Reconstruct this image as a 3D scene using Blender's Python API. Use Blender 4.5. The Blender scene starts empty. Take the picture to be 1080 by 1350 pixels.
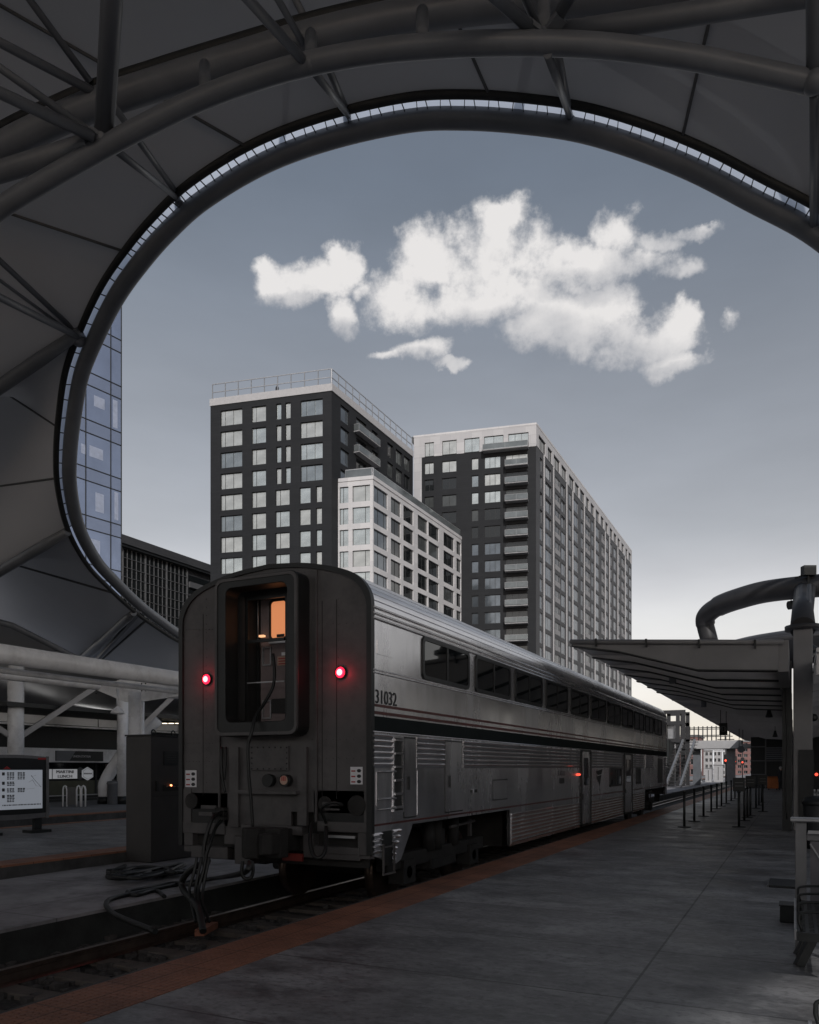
import bpy, math, random
from mathutils import Vector, Matrix
random.seed(7)
S = bpy.context.scene
COL = S.collection
PI = math.pi
R_ = math.radians

# ------------------------------------------------------------------ camera frame (level camera, rising shift)
FPX, CX, HY, CAMZ = 1035.0, 540.0, 1012.0, 1.6
TH = math.atan2(507.0, FPX)
FW = Vector((-math.sin(TH), math.cos(TH), 0)); RT = Vector((math.cos(TH), math.sin(TH), 0))
def W(px, py, Z):
    """surveyed point: bearing from the photo, real distance Z"""
    v = FW*Z + RT*((px-CX)/FPX*Z)
    return Vector((v.x, v.y, CAMZ+(HY-py)/FPX*Z))
def zx(a, px):
    return a/(-math.sin(TH)+(px-CX)/FPX*math.cos(TH))
def onx(a, px, py): return W(px, py, zx(a, px))
def ony(s, px, py):
    return W(px, py, s/(math.cos(TH)+(px-CX)/FPX*math.sin(TH)))
def gnd(px, py, z=0.0): return W(px, py, (CAMZ-z)*FPX/(py-HY))

# ------------------------------------------------------------------ mesh builder
BASE = {}
def basis(d):
    d = Vector(d).normalized()
    up = Vector((0, 0, 1)) if abs(d.z) < .95 else Vector((0, 1, 0))
    a = d.cross(up).normalized(); b = a.cross(d).normalized()
    return a, b
class MB:
    def __init__(s): s.v = []; s.f = []; s.sm = []
    def add(s, vs, fs, smooth=False):
        o = len(s.v); s.v += [tuple(p) for p in vs]
        s.f += [tuple(i+o for i in f) for f in fs]; s.sm += [smooth]*len(fs); return s
    def box(s, x0, x1, y0, y1, z0, z1):
        v = [(x, y, z) for z in (z0, z1) for y in (y0, y1) for x in (x0, x1)]
        return s.add(v, [(0,2,3,1),(4,5,7,6),(0,1,5,4),(2,6,7,3),(0,4,6,2),(1,3,7,5)])
    def obox(s, o, u, n, z0, z1, x0, x1, d0, d1):
        """box on a facade: x along u, d along n, z up"""
        o = Vector(o); u = Vector(u); n = Vector(n)
        v = []
        for z in (z0, z1):
            for d in (d0, d1):
                for x in (x0, x1):
                    p = o+u*x+n*d; v.append((p.x, p.y, z))
        return s.add(v, [(0,2,3,1),(4,5,7,6),(0,1,5,4),(2,6,7,3),(0,4,6,2),(1,3,7,5)])
    def tube(s, pts, r, n=12, cap=True, closed=False, smooth=True):
        pts = [Vector(p) for p in pts]; m = len(pts)
        rs = r if isinstance(r, (list, tuple)) else [r]*m
        pa = None; vs = []
        for i in range(m):
            if closed: d = pts[(i+1) % m]-pts[i-1]
            else: d = pts[min(i+1, m-1)]-pts[max(i-1, 0)]
            d.normalize()
            if pa is None: a, b = basis(d)
            else:
                a = pa-d*pa.dot(d)
                if a.length < 1e-6: a, b = basis(d)
                a.normalize(); b = a.cross(d)
            pa = a
            for k in range(n):
                t = 2*PI*k/n
                vs.append(pts[i]+(a*math.cos(t)+b*math.sin(t))*rs[i])
        fs = []
        for i in range(m if closed else m-1):
            j = (i+1) % m
            for k in range(n):
                l = (k+1) % n
                fs.append((i*n+k, i*n+l, j*n+l, j*n+k))
        s.add(vs, fs, smooth)
        if cap and not closed:
            s.add(vs[:n], [tuple(range(n-1, -1, -1))]); s.add(vs[-n:], [tuple(range(n))])
        return s
    def beam(s, p, q, w, h):
        p = Vector(p); q = Vector(q); a, b = basis(q-p)
        v = [c+a*(w/2*i)+b*(h/2*j) for c in (p, q) for i, j in ((-1,-1),(1,-1),(1,1),(-1,1))]
        return s.add(v, [(3,2,1,0),(4,5,6,7),(0,1,5,4),(1,2,6,5),(2,3,7,6),(3,0,4,7)])
    def prism(s, poly, axis, a0, a1, smooth=False):
        """poly of 2-D points extruded along 'x','y' or 'z'"""
        def P(p, t):
            return (t, p[0], p[1]) if axis == 'x' else ((p[0], t, p[1]) if axis == 'y' else (p[0], p[1], t))
        n = len(poly)
        vs = [P(p, a0) for p in poly]+[P(p, a1) for p in poly]
        s.add(vs, [(i, (i+1) % n, n+(i+1) % n, n+i) for i in range(n)], smooth)
        s.add(vs[:n], [tuple(range(n-1, -1, -1))]); s.add(vs[n:], [tuple(range(n))])
        return s
    def ring(s, outer, inner, axis, a0, a1):
        def P(p, t):
            return (t, p[0], p[1]) if axis == 'x' else ((p[0], t, p[1]) if axis == 'y' else (p[0], p[1], t))
        n = len(outer)
        vs = [P(p, a0) for p in outer]+[P(p, a0) for p in inner]+[P(p, a1) for p in outer]+[P(p, a1) for p in inner]
        fs = []
        for i in range(n):
            j = (i+1) % n
            fs += [(i, j, n+j, n+i), (2*n+i, 3*n+i, 3*n+j, 2*n+j), (i, 2*n+i, 2*n+j, j), (n+i, n+j, 3*n+j, 3*n+i)]
        return s.add(vs, fs)
    def grid(s, rows, smooth=True):
        m, n = len(rows), len(rows[0])
        vs = [p for r in rows for p in r]
        return s.add(vs, [(i*n+k, i*n+k+1, (i+1)*n+k+1, (i+1)*n+k) for i in range(m-1) for k in range(n-1)], smooth)
    def sphere(s, c, rx, ry=None, rz=None, nu=14, nv=9, vmin=-PI/2, vmax=PI/2):
        ry = ry or rx; rz = rz or rx
        rows = []
        for i in range(nv+1):
            a = vmin+(vmax-vmin)*i/nv
            rows.append([(c[0]+rx*math.cos(a)*math.cos(2*PI*k/nu), c[1]+ry*math.cos(a)*math.sin(2*PI*k/nu), c[2]+rz*math.sin(a)) for k in range(nu+1)])
        return s.grid(rows)
    def lathe(s, c, prof, n=18):
        rows = [[(c[0]+r*math.cos(2*PI*k/n), c[1]+r*math.sin(2*PI*k/n), c[2]+z) for k in range(n+1)] for r, z in prof]
        return s.grid(rows)
    def build(s, name, mat, parent=None, bevel=0, recalc=True):
        b = BASE.get(parent.name, Vector((0, 0, 0))) if parent else Vector((0, 0, 0))
        me = bpy.data.meshes.new(name)
        me.from_pydata([(x-b.x, y-b.y, z-b.z) for x, y, z in s.v], [], s.f)
        me.polygons.foreach_set('use_smooth', s.sm)
        if recalc:
            import bmesh
            bm = bmesh.new(); bm.from_mesh(me)
            bmesh.ops.remove_doubles(bm, verts=bm.verts, dist=1e-5)
            bmesh.ops.recalc_face_normals(bm, faces=bm.faces)
            bm.to_mesh(me); bm.free()
        if mat: me.materials.append(mat)
        o = bpy.data.objects.new(name, me); COL.objects.link(o)
        if parent: o.parent = parent
        BASE[o.name] = b.copy()
        if bevel:
            m = o.modifiers.new('bevel', 'BEVEL'); m.width = bevel; m.segments = 2; m.limit_method = 'ANGLE'
        return o
def thing(name, loc, label, cat, group=None, rz=0):
    o = bpy.data.objects.new(name, None); COL.objects.link(o); o.location = loc
    o.rotation_euler = (0, 0, rz); o.empty_display_size = .2
    BASE[o.name] = Vector(loc) if rz == 0 else Vector((0, 0, 0))
    o['label'] = label; o['category'] = cat
    if group: o['group'] = group
    return o
def tag(o, label, cat, group=None):
    o['label'] = label; o['category'] = cat
    if group: o['group'] = group
    return o
def struct(o):
    o['kind'] = 'structure'; return o
def copy_tree(o, parent=None):
    c = o.copy(); COL.objects.link(c)
    if parent: c.parent = parent
    for ch in list(o.children): copy_tree(ch, c)
    return c
def rrect(x0, x1, z0, z1, r, n=5):
    out = []
    for cx, cz, a0 in ((x1-r, z1-r, 0), (x0+r, z1-r, 90), (x0+r, z0+r, 180), (x1-r, z0+r, 270)):
        for i in range(n+1):
            a = R_(a0+90*i/n); out.append((cx+r*math.cos(a), cz+r*math.sin(a)))
    return out
def spline(pts, m=6):
    """Catmull-Rom through tuples"""
    out = []; n = len(pts)
    P = [Vector(p) for p in pts]
    for i in range(n-1):
        p0 = P[i-1] if i else P[0]*2-P[1]; p1 = P[i]; p2 = P[i+1]; p3 = P[i+2] if i+2 < n else P[i+1]*2-P[i]
        for k in range(m):
            t = k/m
            out.append(.5*((2*p1)+(p2-p0)*t+(2*p0-5*p1+4*p2-p3)*t*t+(3*p1-p0-3*p2+p3)*t**3))
    out.append(P[-1]); return out

# ------------------------------------------------------------------ materials
def new_mat(name):
    m = bpy.data.materials.new(name); m.use_nodes = True
    return m, m.node_tree.nodes, m.node_tree.links, m.node_tree.nodes['Principled BSDF']
def mat(name, col, rough=.6, metal=0., spec=.5, vary=.15, scale=3., bump=0., bscale=40., stretch=None, dirt=None, rvary=0., coat=0.):
    m, N, L, b = new_mat(name)
    b.inputs['Roughness'].default_value = rough; b.inputs['Metallic'].default_value = metal
    b.inputs['Specular IOR Level'].default_value = spec
    if coat: b.inputs['Coat Weight'].default_value = coat; b.inputs['Coat Roughness'].default_value = .1
    tc = N.new('ShaderNodeTexCoord'); mp = N.new('ShaderNodeMapping'); L.new(tc.outputs['Object'], mp.inputs[0])
    if stretch: mp.inputs['Scale'].default_value = stretch
    no = N.new('ShaderNodeTexNoise'); no.inputs['Scale'].default_value = scale; no.inputs['Detail'].default_value = 6; no.inputs['Roughness'].default_value = .62
    L.new(mp.outputs[0], no.inputs['Vector'])
    cr = N.new('ShaderNodeValToRGB'); L.new(no.outputs['Fac'], cr.inputs[0])
    c0 = [max(0, c*(1-vary)) for c in col[:3]]; c1 = [min(1, c*(1+vary)) for c in col[:3]]
    cr.color_ramp.elements[0].position = .32; cr.color_ramp.elements[1].position = .68
    cr.color_ramp.elements[0].color = (*c0, 1); cr.color_ramp.elements[1].color = (*c1, 1)
    out = cr.outputs[0]
    if dirt:
        n2 = N.new('ShaderNodeTexNoise'); n2.inputs['Scale'].default_value = dirt[1]; n2.inputs['Detail'].default_value = 8; n2.inputs['Roughness'].default_value = .7
        L.new(mp.outputs[0], n2.inputs['Vector'])
        r2 = N.new('ShaderNodeValToRGB'); L.new(n2.outputs['Fac'], r2.inputs[0])
        r2.color_ramp.elements[0].position = .48; r2.color_ramp.elements[1].position = .7
        r2.color_ramp.elements[0].color = (0, 0, 0, 1); r2.color_ramp.elements[1].color = (dirt[2],)*3+(1,)
        mx = N.new('ShaderNodeMixRGB'); L.new(r2.outputs[0], mx.inputs[0]); L.new(out, mx.inputs[1]); mx.inputs[2].default_value = (*dirt[0], 1)
        out = mx.outputs[0]
    L.new(out, b.inputs['Base Color'])
    if rvary:
        mr = N.new('ShaderNodeMapRange'); L.new(no.outputs['Fac'], mr.inputs[0])
        mr.inputs[1].default_value = .3; mr.inputs[2].default_value = .7
        mr.inputs[3].default_value = max(.02, rough-rvary); mr.inputs[4].default_value = rough+rvary
        L.new(mr.outputs[0], b.inputs['Roughness'])
    if bump:
        n3 = N.new('ShaderNodeTexNoise'); n3.inputs['Scale'].default_value = bscale; n3.inputs['Detail'].default_value = 5
        L.new(mp.outputs[0], n3.inputs['Vector'])
        bp = N.new('ShaderNodeBump'); bp.inputs['Strength'].default_value = bump; bp.inputs['Distance'].default_value = .02
        L.new(n3.outputs['Fac'], bp.inputs['Height']); L.new(bp.outputs[0], b.inputs['Normal'])
    return m
def emis(name, col, st):
    m, N, L, b = new_mat(name)
    b.inputs['Base Color'].default_value = (*[c*.5 for c in col], 1)
    b.inputs['Emission Color'].default_value = (*col, 1); b.inputs['Emission Strength'].default_value = st
    return m
def glass(name, col, rough=.06, metal=.0, spec=.6, wob=.0, vary=.25):
    m = mat(name, col, rough, metal, spec, vary=vary, scale=.35)
    if wob:
        N, L = m.node_tree.nodes, m.node_tree.links; b = N['Principled BSDF']
        n3 = N.new('ShaderNodeTexNoise'); n3.inputs['Scale'].default_value = .6; n3.inputs['Detail'].default_value = 1
        tc = N.new('ShaderNodeTexCoord'); L.new(tc.outputs['Object'], n3.inputs['Vector'])
        bp = N.new('ShaderNodeBump'); bp.inputs['Strength'].default_value = wob; bp.inputs['Distance'].default_value = .05
        L.new(n3.outputs['Fac'], bp.inputs['Height']); L.new(bp.outputs[0], b.inputs['Normal'])
    return m
def joints(m, w, h, dark=.45, mortar=.012, bump=.4):
    """multiply the base colour of m by slab / panel joints"""
    N, L = m.node_tree.nodes, m.node_tree.links; b = N['Principled BSDF']
    src = b.inputs['Base Color'].links[0].from_socket
    tc = N.new('ShaderNodeTexCoord'); br = N.new('ShaderNodeTexBrick')
    br.offset = 0; br.inputs['Scale'].default_value = 1
    br.inputs['Brick Width'].default_value = w; br.inputs['Row Height'].default_value = h
    br.inputs['Mortar Size'].default_value = mortar; br.inputs['Mortar Smooth'].default_value = .2
    br.inputs['Color1'].default_value = (1, 1, 1, 1); br.inputs['Color2'].default_value = (.86, .86, .87, 1); br.inputs['Mortar'].default_value = (dark,)*3+(1,)
    L.new(tc.outputs['Object'], br.inputs['Vector'])
    mx = N.new('ShaderNodeMixRGB'); mx.blend_type = 'MULTIPLY'; mx.inputs[0].default_value = 1
    L.new(src, mx.inputs[1]); L.new(br.outputs['Color'], mx.inputs[2]); L.new(mx.outputs[0], b.inputs['Base Color'])
    return br, tc
def panel_wall(m, w, h, dark=.6, mortar=.02):
    """cladding joints on vertical faces: run along (x+y, z)"""
    br, tc = joints(m, w, h, dark, mortar)
    N, L = m.node_tree.nodes, m.node_tree.links
    sp = N.new('ShaderNodeSeparateXYZ'); L.new(tc.outputs['Object'], sp.inputs[0])
    ad = N.new('ShaderNodeMath'); ad.operation = 'ADD'; L.new(sp.outputs[0], ad.inputs[0]); L.new(sp.outputs[1], ad.inputs[1])
    cb = N.new('ShaderNodeCombineXYZ'); L.new(ad.outputs[0], cb.inputs[0]); L.new(sp.outputs[2], cb.inputs[1])
    L.new(cb.outputs[0], br.inputs['Vector']); br.offset = .5
    return m

M = {}
M['concrete'] = mat('platform concrete', (.215, .213, .216), .5, vary=.5, scale=1.3, bump=.25, bscale=25, stretch=(.75, 1.15, 1), dirt=((.5, .5, .51), 1.1, .6), rvary=.16)
def scuffs(m, sc, col, fac, lo=.52, hi=.66, stretch=(1, 1, 1)):
    N, L = m.node_tree.nodes, m.node_tree.links; b = N['Principled BSDF']
    src = b.inputs['Base Color'].links[0].from_socket
    tc = N.new('ShaderNodeTexCoord'); mp = N.new('ShaderNodeMapping'); mp.inputs['Scale'].default_value = stretch; L.new(tc.outputs['Object'], mp.inputs[0])
    no = N.new('ShaderNodeTexNoise'); no.inputs['Scale'].default_value = sc; no.inputs['Detail'].default_value = 9; no.inputs['Roughness'].default_value = .66; L.new(mp.outputs[0], no.inputs['Vector'])
    mr = N.new('ShaderNodeMapRange'); L.new(no.outputs['Fac'], mr.inputs[0]); mr.inputs[1].default_value = lo; mr.inputs[2].default_value = hi; mr.inputs[4].default_value = fac
    mx = N.new('ShaderNodeMixRGB'); L.new(mr.outputs[0], mx.inputs[0]); L.new(src, mx.inputs[1]); mx.inputs[2].default_value = (*col, 1); L.new(mx.outputs[0], b.inputs['Base Color'])
scuffs(M['concrete'], .55, (.075, .075, .08), .75, .46, .68)
scuffs(M['concrete'], 2.4, (.07, .07, .073), .65, .5, .66, (.8, 1.3, 1))
scuffs(M['concrete'], 9, (.36, .36, .36), .55, .5, .72, (.85, 1.2, 1))
scuffs(M['concrete'], 14, (.06, .06, .06), .65, .5, .68, (.9, 1.2, 1))
scuffs(M['concrete'], .9, (.42, .42, .42), .55, .58, .68, (.8, 1.2, 1))
scuffs(M['concrete'], 60, (.04, .04, .04), .5, .66, .7)
br_, tc_ = joints(M['concrete'], 3.0, 1.55, .34, .011)
mp_ = M['concrete'].node_tree.nodes.new('ShaderNodeMapping'); mp_.inputs['Location'].default_value = (1.06, .65, 0)
M['concrete'].node_tree.links.new(tc_.outputs['Object'], mp_.inputs[0]); M['concrete'].node_tree.links.new(mp_.outputs[0], br_.inputs['Vector'])
M['concrete_light'] = mat('apron concrete', (.3, .29, .3), .8, vary=.3, scale=1.2, bump=.25, bscale=20, dirt=((.07, .07, .07), 1.1, .7))
joints(M['concrete_light'], 3, 2.2, .5, .012)
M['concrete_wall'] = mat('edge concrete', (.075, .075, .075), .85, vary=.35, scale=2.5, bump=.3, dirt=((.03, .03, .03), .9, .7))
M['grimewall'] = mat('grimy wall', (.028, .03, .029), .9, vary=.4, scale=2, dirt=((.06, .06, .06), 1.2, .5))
M['plaza'] = mat('plaza paving', (.15, .155, .165), .7, vary=.25, scale=.8, dirt=((.08, .08, .08), .6, .6))
M['ballast'] = mat('ballast', (.035, .033, .032), .95, vary=.6, scale=14, bump=1, bscale=22)
M['stone'] = mat('ballast stone', (.06, .055, .053), .9, vary=.5, scale=5)
M['sleeper'] = mat('sleeper', (.1, .085, .075), .9, vary=.35, scale=3, bump=.4)
M['rail'] = mat('rail steel', (.16, .12, .1), .35, .85, vary=.3, scale=4)
def tactile():
    m, N, L, b = new_mat('tactile paving')
    b.inputs['Roughness'].default_value = .6
    tc = N.new('ShaderNodeTexCoord')
    vm = N.new('ShaderNodeVectorMath'); vm.operation = 'SCALE'; vm.inputs['Scale'].default_value = 1/.06
    L.new(tc.outputs['Object'], vm.inputs[0])
    fr = N.new('ShaderNodeVectorMath'); fr.operation = 'FRACTION'; L.new(vm.outputs[0], fr.inputs[0])
    sb = N.new('ShaderNodeVectorMath'); sb.operation = 'SUBTRACT'; L.new(fr.outputs[0], sb.inputs[0]); sb.inputs[1].default_value = (.5, .5, 0)
    ml = N.new('ShaderNodeVectorMath'); ml.operation = 'MULTIPLY'; L.new(sb.outputs[0], ml.inputs[0]); ml.inputs[1].default_value = (1, 1, 0)
    ln = N.new('ShaderNodeVectorMath'); ln.operation = 'LENGTH'; L.new(ml.outputs[0], ln.inputs[0])
    mr = N.new('ShaderNodeMapRange'); mr.interpolation_type = 'SMOOTHSTEP'; L.new(ln.outputs['Value'], mr.inputs[0])
    mr.inputs[1].default_value = .18; mr.inputs[2].default_value = .36; mr.inputs[3].default_value = 1; mr.inputs[4].default_value = 0
    bp = N.new('ShaderNodeBump'); bp.inputs['Strength'].default_value = 1; bp.inputs['Distance'].default_value = .03
    L.new(mr.outputs[0], bp.inputs['Height']); L.new(bp.outputs[0], b.inputs['Normal'])
    no = N.new('ShaderNodeTexNoise'); no.inputs['Scale'].default_value = 1.6; no.inputs['Detail'].default_value = 8; no.inputs['Roughness'].default_value = .7
    L.new(tc.outputs['Object'], no.inputs['Vector'])
    cr = N.new('ShaderNodeValToRGB'); L.new(no.outputs['Fac'], cr.inputs[0])
    cr.color_ramp.elements[0].position = .3; cr.color_ramp.elements[0].color = (.19, .083, .05, 1)
    cr.color_ramp.elements[1].position = .7; cr.color_ramp.elements[1].color = (.47, .2, .115, 1)
    br = N.new('ShaderNodeTexBrick'); br.offset = 0; br.inputs['Brick Width'].default_value = .62; br.inputs['Row Height'].default_value = .61
    br.inputs['Mortar Size'].default_value = .006; br.inputs['Color1'].default_value = (1, 1, 1, 1); br.inputs['Color2'].default_value = (.75, .75, .75, 1); br.inputs['Mortar'].default_value = (.3, .3, .3, 1)
    br.inputs['Scale'].default_value = 1; L.new(tc.outputs['Object'], br.inputs['Vector'])
    mx = N.new('ShaderNodeMixRGB'); mx.blend_type = 'MULTIPLY'; mx.inputs[0].default_value = 1
    L.new(cr.outputs[0], mx.inputs[1]); L.new(br.outputs[0], mx.inputs[2]); L.new(mx.outputs[0], b.inputs['Base Color'])
    return m
M['tactile'] = tactile()
M['steel_dark'] = mat('canopy paint', (.138, .146, .16), .42, .0, .5, vary=.12, scale=1.5, rvary=.08)
M['paint_dark'] = mat('dark frame paint', (.036, .035, .037), .45, 0, .4, vary=.15)
M['paint_front'] = mat('canopy front paint', (.19, .187, .19), .5, 0, .4, vary=.12, scale=1.2)
M['paint_wing'] = mat('platform canopy paint', (.64, .625, .63), .5, 0, .4, vary=.1, scale=1.2)  # light bounced off the ground is put into this paler wing paint
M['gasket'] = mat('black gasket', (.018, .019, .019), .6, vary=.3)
M['membrane'] = mat('tension membrane', (.485, .485, .5), .85, vary=.03, scale=.5, dirt=((.42, .42, .43), .35, .15))
def translucent(m, col, fac):
    """let daylight soak through the fabric"""
    N, L = m.node_tree.nodes, m.node_tree.links
    t = N.new('ShaderNodeBsdfTranslucent'); t.inputs[0].default_value = (*col, 1)
    mx = N.new('ShaderNodeMixShader'); mx.inputs[0].default_value = fac
    L.new(N['Principled BSDF'].outputs[0], mx.inputs[1]); L.new(t.outputs[0], mx.inputs[2]); L.new(mx.outputs[0], N['Material Output'].inputs[0])
translucent(M['membrane'], (.78, .82, .88), .026)
M['glazed'] = mat('glazed strip', (.3, .32, .36), .3, vary=.1)
translucent(M['glazed'], (.8, .85, .95), .9)
M['seam'] = mat('membrane seam', (.1, .1, .1), .8)
M['steel_white'] = mat('white steel paint', (.8, .805, .82), .26, 0, .5, vary=.08, scale=1.2, rvary=.08, dirt=((.4, .39, .38), 1.5, .5))
M['stainless'] = mat('stainless side', (.7, .695, .71), .25, .94, vary=.16, scale=1.1, stretch=(1, 1, .28), dirt=((.3, .28, .285), 1.3, .5), rvary=.09)
M['roofmetal'] = mat('roof stainless', (.84, .83, .84), .3, .9, vary=.12, scale=1.3, stretch=(1, .3, 1), dirt=((.35, .31, .3), 1.0, .5), rvary=.08)
M['flute'] = mat('fluted stainless', (.7, .69, .7), .2, .9, vary=.12, scale=2.)
M['endgrey'] = mat('car end paint', (.085, .08, .08), .5, .0, .5, vary=.25, scale=1.4, dirt=((.03, .028, .028), 1.6, .7), rvary=.1)
M['trainblack'] = mat('black rubber', (.012, .013, .013), .45, vary=.3)
M['underframe'] = mat('underframe grime', (.02, .019, .018), .8, vary=.4, scale=3, bump=.3)
M['band'] = mat('dark band', (.008, .012, .012), .7, 0, .15, vary=.2)
M['redstripe'] = mat('dark red stripe', (.09, .02, .018), .4, vary=.2)
M['cargl'] = glass('car window glass', (.006, .008, .009), .03, 0, .8)
M['white'] = mat('white sign', (.7, .7, .72), .5, vary=.05)
M['ink'] = mat('dark ink', (.02, .02, .022), .6)
M['inkred'] = mat('red ink', (.35, .03, .03), .6)
M['curtain'] = mat('door folds', (.025, .024, .024), .7, vary=.2)
M['interior'] = mat('vestibule wall', (.2, .16, .16), .7, vary=.2)
M['redlamp'] = emis('red marker lamp', (1, .008, .03), 5)
M['lampcore'] = emis('marker lamp core', (1, .42, .45), 2.2)
M['amber'] = emis('lit vestibule window', (1, .36, .15), .6)
M['smallred'] = emis('small red lamp', (1, .09, .05), 1.8)
M['rubber'] = mat('hose rubber', (.01, .011, .011), .5, vary=.2)
M['black'] = mat('black powdercoat', (.014, .016, .016), .45, vary=.2)
M['cab'] = mat('cabinet paint', (.045, .042, .041), .5, 0, .5, vary=.2, scale=1.2)
M['orange'] = mat('orange plastic', (.45, .13, .03), .6)
M['galv'] = mat('galvanised steel', (.42, .42, .43), .4, .7, vary=.15)
M['benchgrey'] = mat('bench metal', (.2, .2, .205), .4, .4, vary=.15)
M['charcoal'] = panel_wall(mat('charcoal cladding', (.019, .02, .0225), .7, 0, .25, vary=.12, scale=.2), 3.0, .42, .7, .02)
M['top_clad'] = panel_wall(mat('pale grey cladding', (.48, .47, .475), .6, vary=.06, scale=.1), 2.4, 1.63, .7, .02)
M['fascia'] = mat('grey fascia', (.42, .41, .415), .6, vary=.08)
M['white_clad'] = panel_wall(mat('white cladding', (.6, .585, .585), .6, vary=.06, scale=.1), 2.4, 1.63, .7, .02)
M['grey_clad'] = panel_wall(mat('grey cladding', (.055, .055, .059), .6, vary=.12, scale=.3), 2.0, .5, .8, .02)
M['frame_black'] = mat('window frame black', (.012, .013, .014), .4)
M['frame_white'] = mat('window frame white', (.26, .26, .27), .4)
M['glass_bright'] = glass('coated glass', (.62, .65, .63), .08, .82, .5, wob=.12)  # sky reflection put into the base colour of camera-facing windows
M['glass_bright_b'] = glass('coated glass with blinds', (.57, .575, .55), .14, .6, .5, wob=.1)
M['glass_bright_c'] = glass('coated glass darker', (.34, .37, .38), .06, .75, .5, wob=.2)
M['glass_dark_b'] = glass('clear glass, blinds half down', (.07, .075, .075), .08, .1, .6, wob=.15)
M['glass_mid'] = glass('tinted glass', (.16, .18, .2), .06, .6, .5, wob=.15)
M['glass_dark'] = glass('clear dark glass', (.012, .014, .015), .04, 0, .7, wob=.1)
M['glass_blue'] = glass('blue curtain glass', (.33, .385, .52), .05, .65, .5, wob=.06, vary=.12)
M['glass_blue2'] = glass('blue spandrel glass', (.28, .325, .44), .12, .55, .5, vary=.1)
M['glass_rail'] = glass('balcony glass', (.16, .175, .18), .08, .3, .5)
M['mull'] = mat('mullion', (.14, .14, .145), .45, .3)
M['slab'] = mat('balcony slab', (.27, .265, .27), .7)
M['brick'] = panel_wall(mat('brick facade', (.24, .13, .12), .8, vary=.2, scale=.5), 1.2, .4, .8, .03)
M['olive'] = mat('olive shopfront', (.06, .062, .04), .4)
M['panelgrey'] = mat('soffit panel', (.42, .41, .41), .6, vary=.06)
M['cloth'] = mat('dark coat', (.02, .021, .025), .85, bump=.3)
M['skin'] = mat('skin', (.45, .3, .23), .6)
M['hair'] = mat('pale cap', (.5, .48, .46), .8)
M['downlight'] = emis('downlight', (1, .85, .65), 3)
M['striplight'] = emis('strip light', (1, .98, .94), 1.3)
M['screen'] = emis('lit map panel', (.62, .67, .76), .23)
# ------------------------------------------------------------------ camera, sun, sky
cam = bpy.data.cameras.new('camera'); cam.sensor_fit = 'VERTICAL'; cam.sensor_height = 36; cam.sensor_width = 28.8
cam.lens = FPX/1350*36; cam.shift_y = (HY-675)/1350; cam.clip_start = .05; cam.clip_end = 6000
co = bpy.data.objects.new('camera', cam); COL.objects.link(co); co.location = (0, 0, CAMZ); co.rotation_euler = (R_(90), 0, TH)
S.camera = co
SUN_EL, SUN_AZ = 28., 150.      # azimuth clockwise from +y (behind the camera, to the right of the tracks)
sd = Vector((math.sin(R_(SUN_AZ))*math.cos(R_(SUN_EL)), math.cos(R_(SUN_AZ))*math.cos(R_(SUN_EL)), math.sin(R_(SUN_EL))))
sl = bpy.data.lights.new('sun', 'SUN'); sl.energy = 2.2; sl.angle = R_(.5); sl.color = (1, .98, .96)
so = bpy.data.objects.new('sun', sl); COL.objects.link(so); so.rotation_euler = (-sd).to_track_quat('-Z', 'Y').to_euler(); so.location = (0, -30, 60)

wd = bpy.data.worlds.new('World'); S.world = wd; wd.use_nodes = True
N, L = wd.node_tree.nodes, wd.node_tree.links
bg = N['Background']; bg.inputs[1].default_value = .1
def mth(op, a, b=None, clamp=False):
    n = N.new('ShaderNodeMath'); n.operation = op; n.use_clamp = clamp
    for i, x in enumerate((a, b)):
        if x is None: continue
        if isinstance(x, (int, float)): n.inputs[i].default_value = x
        else: L.new(x, n.inputs[i])
    return n.outputs[0]
def vmth(op, a, b=None, sc=None):
    n = N.new('ShaderNodeVectorMath'); n.operation = op
    for i, x in enumerate((a, b)):
        if x is None: continue
        if isinstance(x, (tuple, Vector)): n.inputs[i].default_value = tuple(x)
        else: L.new(x, n.inputs[i])
    if sc is not None: n.inputs['Scale'].default_value = sc
    return n.outputs['Value'] if op == 'DOT_PRODUCT' else n.outputs[0]
sky = N.new('ShaderNodeTexSky'); sky.sky_type = 'NISHITA'; sky.sun_disc = False
sky.sun_elevation = R_(SUN_EL); sky.sun_rotation = R_(SUN_AZ); sky.dust_density = 2.0; sky.altitude = 1600
hs = N.new('ShaderNodeHueSaturation'); hs.inputs['Saturation'].default_value = .42; hs.inputs['Value'].default_value = 1
L.new(sky.outputs[0], hs.inputs['Color'])
tc = N.new('ShaderNodeTexCoord'); D = tc.outputs['Generated']
sep = N.new('ShaderNodeSeparateXYZ'); L.new(D, sep.inputs[0])
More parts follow.
